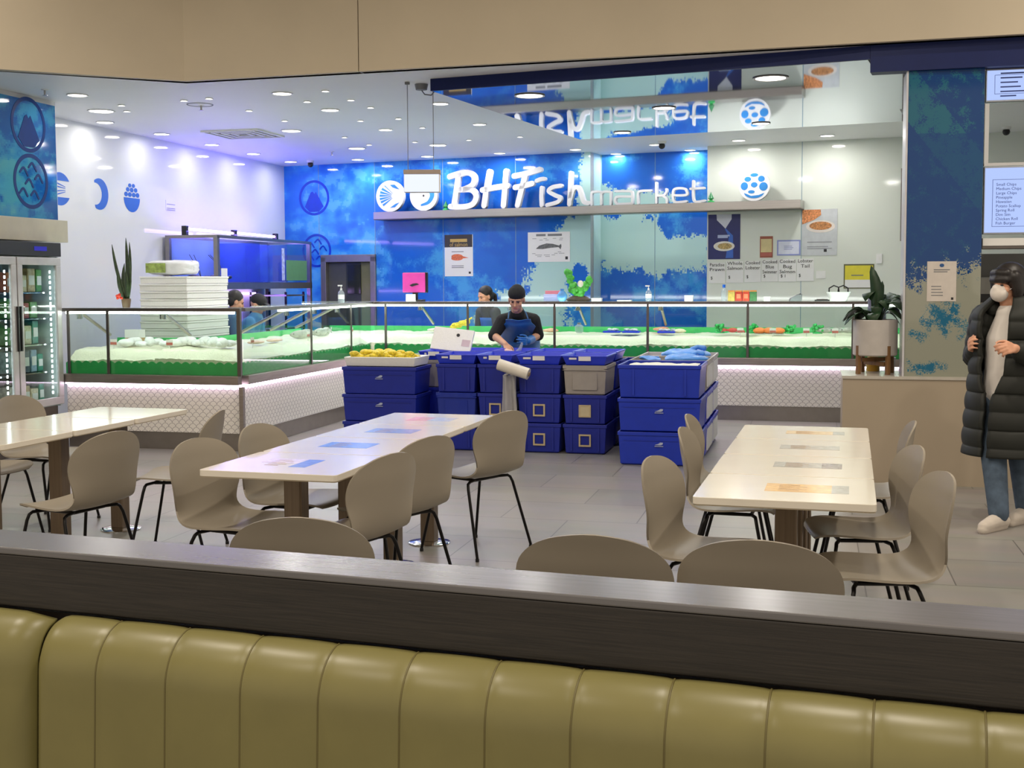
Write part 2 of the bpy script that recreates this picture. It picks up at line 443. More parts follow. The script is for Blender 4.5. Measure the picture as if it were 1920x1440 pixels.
struct('ceiling_soffit_side', MB().slab([(p.x, p.y) for p in P], 3.11, C3), M_mirror)

# low wall with the printed pillar standing on it
M_lowwall = mat('beige_low_wall', (168, 154, 134), .5, noise_amt=.03, scale=2)
struct('wall_front', MB().box(.24, 4.2, 9.47, 10.05, 0, .80), M_lowwall)
struct('trim_14', MB().box(.235, 4.2, 9.46, 10.06, .80, .822), mat('low_wall_cap', (190, 184, 174), .25))
def pillar_col(s, t, p):
    px, py = proj(p)
    n1 = fbm((px * .011 + 5, py * .006, 3)); n2 = fbm((px * .05, py * .045, 9)); n3 = noise.cell(Vector((px * .55, py * .55, 5)))
    dk, tl, be = (12, 62, 122), (30, 98, 122), (150, 152, 138)
    band = (py - 135) - 1.25 * (px - 1704)
    c = mixc(dk, tl, smooth(-.15, .25, .55 * n2 + .25 * (n3 - .5) + (.42 if -20 < band < 95 else -.1)))
    if py > 250: c = mixc(c, dk, .6 * smooth(0, .1, .3 + n2 * .3 + n1 * .3))
    edge = 520 - .30 * (px - 1700)
    e = (py - edge) / 40 + .9 * n2 + .5 * (n3 - .5)
    c2 = mixc(be, (46, 106, 138), smooth(.16, .55, n1 * .5 + .5 * n2 + .22 * (n3 - .5) + max(.75 * blob(px, py, 1775, 598, 62, 42), .9 * blob(px, py, 1735, 690, 52, 20), .5 * blob(px, py, 1712, 625, 26, 20), -.3)))
    return mixc(c, c2, smooth(-.1, .25, e))
struct('pillar', MB().box(.686, 1.222, 9.512, 9.80, .822, 3.10), mat('pillar_body', (60, 66, 74), .4))
print_sheet('pillar_print', lambda s, t: Vector((.688 + .532 * s, 9.509, .822 + 2.278 * t)), 90, 340, pillar_col, M_print, 'structure')
MB_ = MB().box(.672, .686, 9.50, 9.82, .822, 3.10)
struct('trim_15', MB_, mat('white_edge', (200, 200, 205), .3))

# near left printed panel above the fridge
def left_print(s, t, p):
    px, py = proj(p)
    n1 = fbm((px * .014, py * .012, 4)); n2 = fbm((px * .06, py * .05, 8)); n3 = noise.cell(Vector((px * .4, py * .4, 6)))
    c = mixc((24, 86, 158), (48, 132, 178), smooth(-.3, .4, n1 + .5 * n2 + .1 * n3))
    c = mixc(c, (90, 165, 170), .7 * smooth(.1, .6, blob(px, py, 10, 345, 60, 70) + .5 * n2))
    return c
struct('wall_left_print_body', MB().box(-7.099, -7.062, 6.4, 10.235, 2.155, 3.25), mat('panel_edge', (40, 60, 100), .4))
print_sheet('wall_left_print', lambda s, t: Vector((-7.058, 7.6 + 2.635 * s, 2.156 + 1.093 * t)), 120, 60, left_print, M_print, 'structure')

# right kitchen behind the counter
struct('wall_right', MB().box(4.0, 4.12, 9.4, 17.5, 0, C3), M_white)
struct('wall_mall_left', MB().box(-9.4, -9.28, -1.5, 6.5, 0, 4.62), M_beige)
struct('wall_near_left_side', MB().box(-9.4, -7.12, 6.3, 6.4, 0, C3), M_beige)

# ================================================================== LIGHTS
def area(name, loc, size, power, col=(255, 250, 244), rot=(0, 0, 0), shape='DISK', sy=None, spread=PI):
    L = bpy.data.lights.new(name, 'AREA'); L.shape = shape; L.size = size; L.energy = power; L.color = lin(col); L.spread = spread
    if sy: L.shape = 'RECTANGLE'; L.size_y = sy
    o = bpy.data.objects.new(name, L); COL.objects.link(o); o.location = loc; o.rotation_euler = rot
    return o
E_lamp = emit_mat('downlight_glow', (255, 250, 240), 9.)
M_ring = mat('white_trim_ring', (235, 235, 235), .4)
lamps = [  # px, py, radius, power
    (145, 178, .085, 9), (190, 208, .12, 12), (197, 229, .085, 9), (303, 251, .085, 9), (397, 271, .085, 9), (475, 288, .085, 9), (545, 303, .085, 9),
    (529, 175, .085, 9), (619, 206, .085, 9), (546, 245, .105, 12), (723, 243, .075, 8), (669, 278, .105, 12), (671, 299, .085, 8), (821, 272, .105, 12),
    (801, 293, .085, 8), (826, 194, .075, 8), (899, 233, .07, 8), (937, 287, .075, 8), (1079, 280, .075, 4), (1155, 288, .07, 3), (1294, 281, .07, 3), (1228, 271, .07, 6),
    (1385, 263, .08, 8), (1551, 254, .08, 8), (1689, 220, .075, 6), (1666, 213, .06, 4)]
pins = [(610, 170), (576, 190), (658, 187), (695, 201), (747, 222), (676, 226), (646, 257), (692, 271), (792, 239), (778, 266), (879, 262), (975, 256), (534, 226), (392, 184), (345, 188), (467, 207), (228, 197), (238, 208)]
soff = [(993, 179, .118), (1167, 248, .085), (1245, 202, .10), (1445, 146, .125), (1427, 231, .085)]
lamp_proto = {}
def downlight(name, label, x, y, z, r, group):
    key = round(r, 3)
    if key in lamp_proto:
        o = copy_tree(lamp_proto[key]); o.name = name
    else:
        o = thing(name, '', 'light')
        MB().lathe([(r * .98, 0), (r * 1.14, -.002), (r * 1.17, -.007), (r * 1.1, -.010), (r * .98, -.006)], n=24, closed=True).build('trim_ring', M_ring, o, smooth=40)
        MB().lathe([(0, -.0035), (r * .97, -.0035), (r * .97, -.0005), (0, -.0005)], n=24).build('diffuser', E_lamp, o, smooth=40)
        lamp_proto[key] = o
    o.location = (x, y, z); tag(o, label, 'light', group)
    return o
place = ['over the beige-trimmed near left corner of the white ceiling', 'large one before the near left logos', 'over the left white wall, above the half-hidden scallop logo', 'along the left white wall above the crescent logo',
         'along the left white wall beyond the fish-egg logo', 'along the left white wall over the aquarium', 'nearest the corner of left white wall and blue wall', 'in front of the square air vent', 'among the pin lights right of the vent',
         'large one just right of the square air vent', 'left of the hanging menu cords', 'large one before the scallop disc', 'close to the blue wall left of the scallop disc', 'large one just above the hanging light box',
         'close to the blue wall above the light box', 'right beside the mirrored soffit tip', 'beside the slanted mirrored soffit edge', 'close to the blue wall above the big white H', 'above the corner column of the blue wall',
         'left one above the recessed blue print', 'right one above the recessed blue print', 'next to the round ceiling camera', 'above the round scale logo on the white wall', 'above the plate poster on the white wall',
         'bright one beside the printed pillar top', 'small one beside the printed pillar top']
for (px, py, r, pw), lb in zip(lamps, place):
    p = atz(px, py, C3)
    downlight('ceiling_downlight', 'round white downlight ' + lb, p.x, p.y, C3, r, 'downlights in the shop ceiling')
    area('downlight_lamp', (p.x, p.y, C3 - .02), r * 1.9, pw * LP * (.26 if px < 560 and py not in (245, 175) else 1.), (255, 250, 245), spread=PI)
srt = sorted(range(len(pins)), key=lambda i: pins[i][0])
for n, i in enumerate(srt):
    p = atz(*pins[i], C3)
    downlight('ceiling_pin_light', 'tiny star-like pin light in white ceiling, %s counting from the left wall' % ORD[n], p.x, p.y, C3, .032, 'pin lights scattered over the shop ceiling')
for (px, py, r), lb in zip(soff, ('nearest the left tip', 'over the mirrored letters', 'middle of the shelf reflection', 'largest, near the right front', 'beside the mirrored round logo')):
    p = atz(px, py, MZ)
    downlight('soffit_downlight', 'bright round downlight set in the mirrored soffit, ' + lb, p.x, p.y, MZ, r, 'downlights in the mirrored soffit')
    area('soffit_lamp', (p.x, p.y, MZ - .02), r * 1.9, 9 * LP, (255, 250, 245), spread=PI)
# seating side: warm downlights in the mall ceiling above the frame
for x, y, w in MALL:
    area('mall_lamp', (x, y, 4.60), .22, w * MP, (255, 243, 226), spread=PI)
W = bpy.data.worlds.new('world'); sc.world = W; W.use_nodes = True
W.node_tree.nodes['Background'].inputs[0].default_value = lin((235, 222, 205)) + (1,)
W.node_tree.nodes['Background'].inputs[1].default_value = WORLD
# ================================================================== DISPLAY COUNTERS
M_tile = scale_tile('fish_scale_tile')
M_kick = mat('brushed_kickplate', (150, 144, 138), .35, .85, noise_amt=.05)
M_band = mat('dark_counter_steel', (170, 160, 154), .4, 1., noise_amt=.10, scale=5, stretch=(1, 1, 10))
E_strip = emit_mat('pink_white_strip', (255, 226, 255), 9.)
E_tube = emit_mat('white_tube', (250, 255, 250), 14.)
M_ice = mat('crushed_ice', (238, 236, 214), .35, noise_amt=.05, scale=70, bump=.6)
M_carc = mat('counter_carcass', (190, 190, 188), .5)
RZ = 1.32
M_glasstop = glass('shelf_glass', (236, 246, 240), 1.45, .12, (220, 232, 226))
def counter(name, label, loc, rz, L, posts, f0=0., b0=0., b1=None, brk=(), g1=None):
    b1 = L if b1 is None else b1
    t = thing(name, label, 'display counter', loc, rz, 'glass fronted fish display counters')
    MB().box(f0, L, .045, .075, 0, .165).build('kickplate', M_kick, t)
    MB().box(f0, L, .03, .05, .165, .60).build('tiled_front', M_tile, t)
    MB().box(b0, b1, .076, .92, .0, .655).build('carcass', M_carc, t)
    MB().box(f0, L, -.045, .0299, .618, .70).build('steel_band', M_band, t, bevel=.004)
    MB().box(f0, L, .004, .026, .602, .616).build('light_strip', E_strip, t)
    MB().box(b0, b1, .0301, .93, .656, .70).build('deck', M_steel, t)
    # scalloped green border
    poly = [(f0, .701), (L, .701)]; n = int((L - f0) / .085); w = (L - f0) / n
    top = []
    for i in range(n):
        for a in range(0, 8): top.append((f0 + w * (i + a / 8), .800 + .022 * math.sin(PI * a / 8)))
    top.append((L, .80))
    MB().prism(poly + top[::-1], .022, .028).build('scalloped_border', M_green, t)
    MB().box(b0, b1 if g1 is None else g1, .90, .93, .70, 1.0).build('green_back_mesh', M_green, t)
    edges = [f0] + [p for p in posts if f0 < p < L] + [L]
    for a, b in zip(edges[:-1], edges[1:]):
        if b - a > .1: MB().box(a + .012, b - .012, .008, .014, .702, RZ - .035).build('front_glass', M_glass, t)
    for p in posts:
        MB().box(p - .014, p + .014, -.006, .0075, .70, RZ - .03).build('post', M_dsteel, t, bevel=.002)
    MB().box(f0, L, -.02, .02, RZ - .032, RZ).build('top_rail', M_dsteel, t, bevel=.003)
    MB().box(b0, b1, .021, .36, RZ - .010, RZ).build('top_shelf', M_glasstop, t)
    MB().box(b0, b1, .04, .075, RZ - .055, RZ - .02).build('lamp_tube', E_tube, t)
    for x in brk:
        br_ = MB().tube([(x, .10, RZ - .03), (x, .62, 1.04)], .016, 8).build('shelf_bracket', M_steel, t, smooth=40)
        MB().cyl((x, .11, RZ - .105), (x, .11, RZ - .06), .03).build('bracket_hub', M_chrome, br_, smooth=40)
    return t
slots_sk = 0
def icebed(name, label, loc, rz, b0, b1, hf, seed, tilt=.02, end=False):
    W_ = b1 - b0
    def top(s, t):
        r = smooth(0, .2, t)
        if end: r = min(r, smooth(0, .172, s * W_))
        return (b0 + W_ * s, .034 + .855 * t, hf + .085 * r + tilt * t + .022 * noise.noise(Vector((s * W_ * 5 + seed, t * 4, seed))) + .008 * noise.noise(Vector((s * W_ * 30, t * 26, seed))))
    mb = MB().grid(top, int(W_ * 40), 34)
    bd = [e for e in mb.bm.edges if e.is_boundary]
    g = bmesh.ops.extrude_edge_only(mb.bm, edges=bd)
    for v in g['geom']:
        if isinstance(v, bmesh.types.BMVert): v.co.z = .703
    o = mb.build(name, M_ice, smooth=60)
    o.location = loc; o.rotation_euler.z = rz
    return tag(o, label, 'ice', kind='stuff')
LL, LS, LB = (-6.87, 10.0, 0), (-5.05, 10.0, 0), (-5.05, 13.45, 0)
counter('display_counter', 'glass display counter with white packs on ice, beside the tall glass door fridge', LL, 0, 1.82, [.05, .47], brk=(.10, .98), b1=1.74, g1=.90)
counter('display_counter', 'glass display counter running back from the front corner to the blue wall', LS, PI / 2, 3.40, [1.62, 2.74], f0=.08, b0=.97, b1=3.39, brk=(1.25, 1.95, 2.6))
counter('display_counter', 'long rear glass display counter behind the worker and the blue crates', LB, 0, 6.4, [.154, 1.167, 2.20, 3.27, 4.374, 5.49], b0=-.93, b1=6.4, brk=(.55, 1.65, 2.45, 3.40))
icebed('crushed_ice', 'crushed ice bed in the near left glass counter', LL, 0, .01, .925, .83, 1.3)
icebed('crushed_ice', 'crushed ice bed in the side glass counter running to the back', LS, PI / 2, .04, 3.42, .83, 5.1, end=True)
icebed('crushed_ice', 'crushed ice bed in the long rear glass counter', LB, 0, -.92, 6.38, .83, 9.7)
MB_ = MB().box(-.02, .02, -.02, .02, .0, .60)
struct('trim_16', MB_, M_band, loc=(-5.03, 9.985, 0))
t = tag(MB().box(-.018, .018, -.018, .018, .70, RZ).build('corner_post', M_dsteel, bevel=.002, loc=(-5.045, 9.985, 0)), 'dark steel corner post where the two front glass counters meet', 'post')

# ================================================================== TABLES
M_top = mat('cream_table_laminate', (228, 221, 207), .12, noise_amt=.02, scale=4)
M_edge = mat('table_edge', (190, 176, 150), .4, noise_amt=.05)
M_col = mat('bronze_table_column', (120, 104, 86), .35, .5, noise_amt=.12, scale=6, stretch=(20, 20, .4))
def rrect(x0, x1, y0, y1, r, n=4):
    P = []
    for cx, cy, a in ((x1 - r, y0 + r, -90), (x1 - r, y1 - r, 0), (x0 + r, y1 - r, 90), (x0 + r, y0 + r, 180)):
        for i in range(n + 1): P.append((cx + r * math.cos(R(a + 90 * i / n)), cy + r * math.sin(R(a + 90 * i / n))))
    return P
def table(label, x, y, w, d, group, panel=None, rz=0.):
    t = thing('dining_table', label, 'table', (x, y, 0), rz, group)
    MB().slab(rrect(-w / 2, w / 2, -d / 2, d / 2, .02), .712, .74).build('tabletop', M_top, t, bevel=.002)
    MB().slab(rrect(-w / 2 + .003, w / 2 - .003, -d / 2 + .003, d / 2 - .003, .02), .708, .7118).build('edge_band', M_edge, t)
    cl_ = MB().box(-.043, .043, -.043, .043, .012, .70).build('column', M_col, t, bevel=.008)
    MB().lathe([(0, 0), (.125, 0), (.125, .006), (.116, .010), (.06, .016), (0, .016)], n=36).build('base', M_chrome, t, smooth=30)
    MB().box(-.13, .13, -.13, .13, .699, .7078).build('top_plate', M_blackm, cl_)
    if panel:
        for nm, x0, x1, y0, y1, c in panel:
            MB().box(x0, x1, y0, y1, .7401, .7407).build(nm, mat('print_%d_%d_%d' % c, c, .15, noise_amt=.25, scale=40, stretch=(1, 3, 1)), t)
        x0 = min(p[1] for p in panel); x1 = max(p[2] for p in panel); y0 = min(p[3] for p in panel); y1 = max(p[4] for p in panel)
        ln = MB()
        for i in range(5):
            yy = y0 + (y1 - y0) * (i + .8) / 6
            ln.box(x0 + .05, x0 + .05 + (x1 - x0) * (.34 if i % 2 else .25), yy, yy + .006, .7408, .7411)
        ln.build('printed_lines', mat('menu_line_ink', (150, 110, 60) if 'orange' in label else (96, 104, 150) if 'blue' in label else (120, 112, 104), .4), t)
    return t
G1, G2, G3 = 'table row on the right', 'table row in the middle', 'table row on the left'
OR, GR, BR = (236, 190, 120), (184, 182, 174), (150, 136, 128)
BL, LV, PK = (110, 140, 214), (150, 150, 216), (230, 170, 190)
rows = [('nearest table of right-hand row, large orange menu panel printed on top', [('menu_print', -.08, .17, -.09, .09, OR), ('menu_side_print', .17, .235, -.09, .09, GR)]),
        ('second table of right-hand row, grey and brown menu panel on top', [('menu_print', -.085, .12, -.06, .09, GR), ('menu_side_print', .12, .205, -.06, .09, BR)]),
        ('third table of right-hand row, pale grey menu strip on top', [('menu_print', -.09, .19, -.06, .08, (190, 186, 176))]),
        ('farthest table of right-hand row, faint orange menu strip on top', [('menu_print', -.09, .15, -.06, .07, (236, 200, 146)), ('menu_side_print', .15, .21, -.06, .07, GR)])]
for i, (lb, pn) in enumerate(rows): table(lb, -.085 + .018 * i, 4.775 + .588 * i, .665, .579, G1, pn, -.0306)
rows = [('nearest table of middle row, pale with one blue strip of print and painted reflection', [('menu_print', .02, .10, -.12, .10, BL), ('menu_side_print', -.16, .02, -.02, .10, (226, 214, 226))]),  # blue and pinkish strips here paint mostly reflections, only partly menu print
        ('second table of middle row, solid blue menu print on top', [('menu_print', -.13, .13, -.08, .10, BL)]),
        ('third table of middle row, lavender and blue menu print on top', [('menu_print', -.13, .14, -.08, .10, (140, 158, 214))]),
        ('farthest table of middle row, pink print on top, beside the crates', [('menu_print', -.11, .02, -.09, .09, PK), ('menu_side_print', .02, .16, -.09, .09, (190, 196, 220))])]
for i, (lb, pn) in enumerate(rows): table(lb, -2.245 + .018 * i, 4.97 + .588 * i, .65, .579, G2, pn, -.0306)
for i, lb in enumerate(('farthest bare table of left-hand row, tip towards the tiled counter', 'second farthest bare table of left-hand row, before the fridge', 'nearest bare table of left-hand row, cut by the picture edge')):
    table(lb, -4.22 - .02 * i, 6.68 - .588 * i, .65, .579, G3, None, -.034)

# ================================================================== CHAIRS
M_shell = mat('taupe_chair_shell', (150, 141, 126), .42, noise_amt=.02, scale=3)
PROF = [(.215, .432), (.197, .447), (.14, .452), (.05, .446), (-.05, .440), (-.12, .444), (-.165, .463), (-.193, .50), (-.210, .55), (-.222, .61), (-.233, .67), (-.243, .725), (-.248, .765), (-.252, .793), (-.255, .811), (-.2565, .821), (-.257, .8255)]
HALF = [.13, .185, .215, .228, .228, .222, .212, .204, .210, .224, .234, .226, .198, .158, .112, .062, .015]
def prof(t):
    x = t * (len(PROF) - 1); i = min(int(x), len(PROF) - 2); f = x - i
    def cr(a, b, c, d): return .5 * (2 * b + (c - a) * f + (2 * a - 5 * b + 4 * c - d) * f * f + (3 * b - a - 3 * c + d) * f ** 3)
    g = lambda L, k: L[max(0, min(len(L) - 1, k))]
    y = cr(*[g(PROF, i + k)[0] for k in (-1, 0, 1, 2)]); z = cr(*[g(PROF, i + k)[1] for k in (-1, 0, 1, 2)]); h = cr(*[g(HALF, i + k) for k in (-1, 0, 1, 2)])
    return y, z, h
def shell_pt(s, t):
    y, z, h = prof(t); u = 2 * s - 1
    b = smooth(.38, .60, t); x = h * math.sin(u * PI / 2 * .98)
    k = (abs(x) / .23) ** 2.2
    return Vector((x, y + .045 * k * b, z + .018 * k * (1 - b)))
def shell(name, t0, t1, n, parent, lo, hi):
    """one thick skin of the moulded shell; shared normals keep seat and back flush"""
    nu, e, th = 22, 1e-3, .0045
    A, B, N = [], [], []
    for j in range(n + 1):
        for i in range(nu + 1):
            s_, t_ = i / nu, t0 + (t1 - t0) * j / n
            du = shell_pt(min(1, s_ + e), t_) - shell_pt(max(0, s_ - e), t_); dv = shell_pt(s_, min(1, t_ + e)) - shell_pt(s_, max(0, t_ - e))
            nn = du.cross(dv).normalized(); p = shell_pt(s_, t_)
            A.append(p + nn * th); B.append(p - nn * th); N.append(nn)
    m_ = len(A); fs = []; id_ = lambda i, j: j * (nu + 1) + i
    for j in range(n):
        for i in range(nu):
            a, b_, c, d = id_(i, j), id_(i + 1, j), id_(i + 1, j + 1), id_(i, j + 1)
            fs += [(a, b_, c, d), (a + m_, d + m_, c + m_, b_ + m_)]
    R1 = list(A) + list(B); NN = N + [-x for x in N]; k0 = len(R1)
    edges_ = [[id_(0, j) for j in range(n + 1)], [id_(nu, j) for j in range(n + 1)]] + ([[id_(i, 0) for i in range(nu + 1)]] if lo else []) + ([[id_(i, n) for i in range(nu + 1)]] if hi else [])
    cen = sum(A, Vector()) / m_
    for ed in edges_:
        st = len(R1)
        for v in ed: R1 += [A[v], B[v]]; o_ = (A[v] - cen); o_ -= N[v] * o_.dot(N[v]); NN += [o_.normalized()] * 2
        for k in range(len(ed) - 1):
            q4 = [st + 2 * k, st + 2 * k + 1, st + 2 * k + 3, st + 2 * k + 2]
            gn = (R1[q4[1]] - R1[q4[0]]).cross(R1[q4[3]] - R1[q4[0]])
            fs.append(tuple(q4) if gn.dot(NN[q4[0]]) > 0 else tuple(q4[::-1]))
    me = bpy.data.meshes.new(name); me.from_pydata([tuple(v) for v in R1], [], fs)
    for p in me.polygons: p.use_smooth = True
    me.normals_split_custom_set_from_vertices([tuple(v) for v in NN])
    me.materials.append(M_shell)
    o = bpy.data.objects.new(name, me); COL.objects.link(o); o.parent = parent
    return o
def make_chair():
    t = thing('dining_chair', '', 'chair')
    shell('seat', 0, .45, 16, t, True, False); shell('backrest', .45, 1, 24, t, False, True)
    for sx in (-1, 1):
        for y0, y1 in ((.13, .215), (-.10, -.215)):
            lg = MB().tube([(sx * .10, y0 * .8, .425), (sx * .165, y0, .424), (sx * .183, y0 * 1.03, .414), (sx * .193, y0 + (y1 - y0) * .12, .385), (sx * .235, y1, .018)], .0085, 8).build('leg', M_blackm, t, smooth=60)
            MB().cyl((sx * .235, y1, .0), (sx * .235, y1, .017), .011, n=10).build('foot_glide', M_black, lg)
    MB().tube([(-.10, .104, .424), (.10, .104, .424)], .009, 8).tube([(-.10, -.08, .424), (.10, -.08, .424)], .009, 8).tube([(-.10, .104, .424), (-.10, -.08, .424)], .009, 8).tube([(.10, .104, .424), (.10, -.08, .424)], .009, 8).build('seat_frame', M_blackm, t, smooth=60)
    return t
chair0 = None
def chair(px, py, rz, label, group, ztop=.822, back=0.):
    global chair0
    p = atz(px, py, ztop)
    if chair0 is None: o = chair0 = make_chair()
    else: o = copy_tree(chair0)
    a = R(rz); o.rotation_euler.z = a
    k = .257 - back
    o.location = (p.x - k * math.sin(a), p.y + k * math.cos(a), 0)     # the back sits .257 behind the origin
    tag(o, label, 'chair', group)
    return o
K1, K2, K3 = 'chairs around the right tables', 'chairs around the middle tables', 'chairs around the left tables'
chair(1219, 857, -103, 'taupe shell chair at near left end of right table row, seat turned to it', K1)
chair(1298, 803, -93, 'taupe shell chair on left side of right row, beside the big blue crate stack', K1, back=0.06)
chair(1297, 778, -91, 'farthest taupe shell chair on left side of the right table row', K1, back=0.03)
chair(1686, 790, 89, 'farthest taupe shell chair on right side of right row, before the beige low wall', K1, back=0.08)
chair(1703, 837, 100, 'middle taupe shell chair on right side of the right table row', K1, back=0.05)
chair(1742, 887, 102, 'nearest taupe shell chair on right side of right row, seat under the table', K1, back=0.07)
chair(1106, 1005, 0, 'taupe chair back above the wooden ledge, left one of the touching pair', K1)
chair(1421, 1015, -2, 'taupe chair back above the wooden ledge, right one of the touching pair', K1)
chair(554, 972, 9, 'taupe chair back above the wooden ledge, at near end of middle tables', K2)
chair(943, 770, 64, 'taupe shell chair standing clear beside the hanging plastic bag, legs in full view', K2, back=0.05)
chair(806, 818, 68, 'taupe shell chair on right side of middle row, second from the ledge', K2, back=0.02)
chair(728, 850, 72, 'taupe shell chair on right side of middle row, nearest the ledge', K2, back=0.03)
chair(508, 797, -97, 'taupe chair across the middle tables, back seen above the tabletop', K2, back=0.10)
chair(396, 825, -103, 'taupe chair at near left corner of middle table row, inside of seat showing', K2, back=0.10)
chair(214, 810, 78, 'taupe chair in full back view between the left and middle table rows', K3)
chair(415, 770, 103, 'taupe chair seen edge-on beyond the left tables, before the scale tiles', K3)
chair(22, 742, -95, 'taupe chair back peeking over the left tables, below the fridge', K3)
chair(-96, 759, -95, 'taupe chair at the left picture edge, only seat and legs showing', K3)

# ================================================================== BOOTH (ledge and leather back) IN FRONT
A = atz(0, 992, 1.0); B = atz(1920, 1142, 1.0); LA = math.atan2(B.y - A.y, B.x - A.x); ld = Vector((math.cos(LA), math.sin(LA), 0)); ln_ = Vector((ld.y, -ld.x, 0))
Nn = atz(960, 1106, 1.0); dep = (Nn - A).dot(ln_)
M_wood = mat('dark_wood_laminate', (40, 35, 30), .42, spec=.5, coat=.2, noise_amt=.45, scale=14, stretch=(.6, 10, 24), bump=.05)
bt = on(960, 1235, A + ln_ * dep, ln_).z
o = thing('booth_ledge', '', 'ledge', (A.x, A.y, 0), LA)
MB().box(-1.2, 4.0, -dep, 0, .985, 1.0).build('top_surface', mat('ledge_top_sheen', (104, 102, 104), .24, spec=.9, noise_amt=.09, scale=10, stretch=(.5, 8, 8)), o, bevel=.003)  # same laminate as the fascia, grazing sheen put into a paler colour
MB().box(-1.2, 4.0, -dep + .001, -.003, bt, .9845).build('fascia', M_wood, o, bevel=.003)
tag(o, 'long wooden ledge over the olive booth, sheen-greyed top and dark brown face', 'ledge')
o = MB().box(-1.2, 4.0, -dep + .03, -.02, 0, bt - .012).build('booth_back_wall', mat('booth_back_board', (60, 52, 46), .5), None)
o.location = A; o.location.z = 0; o.rotation_euler.z = LA; o['kind'] = 'structure'; o.name = 'wall_booth'
M_leath = mat('olive_leather', (129, 122, 73), .36, noise_amt=.05, scale=9, bump=.03)
LT = bt - .002
def cushion(label, seams, x0, x1):
    """padded back: vertical channels between seams, rounded roll at the top"""
    t = thing('booth_cushion', label, 'seat cushion', (A.x, A.y, 0), LA, 'padded back cushions of the booth')
    xs = [x0] + [s for s in seams if x0 < s < x1] + [x1]
    mb = MB()
    cols = []
    for a, b in zip(xs[:-1], xs[1:]):
        for i in range(12): cols.append((a + (b - a) * i / 12, math.sin(PI * i / 12)))
    cols.append((x1, 0))
    def pt(k, j):
        x, h = cols[k]; q = j / 26
        bul = .008 * h ** .4 if h > 0 else 0
        if x - x0 < .03: bul -= .02 * (1 - (x - x0) / .03) ** 2
        if x1 - x < .03: bul -= .02 * (1 - (x1 - x) / .03) ** 2
        if q < .4:
            a = q / .4 * PI / 2
            y = -.012 - .075 * math.sin(a); z = LT - .012 - .085 * (1 - math.cos(a))
            return (x, -dep + y - bul * math.sin(a), z + bul * math.cos(a) * .4)
        z = LT - .097 - (q - .4) / .6 * .62
        return (x, -dep - .087 - bul - .03 * (q - .4) / .6, z)
    V = [[mb.v(pt(k, j)) for k in range(len(cols))] for j in range(27)]
    for j in range(26):
        for k in range(len(cols) - 1): mb.f([V[j][k], V[j][k + 1], V[j + 1][k + 1], V[j + 1][k]])
    o = mb.build('leather_back', M_leath, t, smooth=80)
    so = o.modifiers.new('pad', 'SOLIDIFY'); so.thickness = .012; so.offset = -1 if False else 1
    st = MB()
    for s in xs[1:-1]:
        k = min(range(len(cols)), key=lambda i: abs(cols[i][0] - s))
        aa = [min(1, j / 26 / .4) * PI / 2 for j in range(27)]; st.tube([Vector(pt(k, j)) + Vector((0, -math.sin(aa[j]), math.cos(aa[j]))) * .0118 for j in range(27)], .0022, 6)
    st.build('stitched_seams', mat('olive_piping', (104, 95, 52), .5), t, smooth=60)
    return t
def lx(px, py):
    p = on(px, py, A + ln_ * (dep + .08), ln_); return (p - A).dot(ld)
seams = [lx(*q) for q in ((190, 1250), (320, 1260), (460, 1290), (605, 1310), (757, 1330), (916, 1350), (1075, 1340), (1250, 1345), (1437, 1360), (1636, 1390), (1850, 1400))]
xg = lx(72, 1250)
stp = seams[1] - seams[0]
cushion('long olive leather booth back with stitched vertical channels, right of the gap', seams + [seams[-1] + stp * (i + 1) for i in range(4)], xg + .008, seams[-1] + stp * 5)
cushion('olive leather booth back end piece at the left, beyond the dark gap', [], xg - .9, xg - .008)

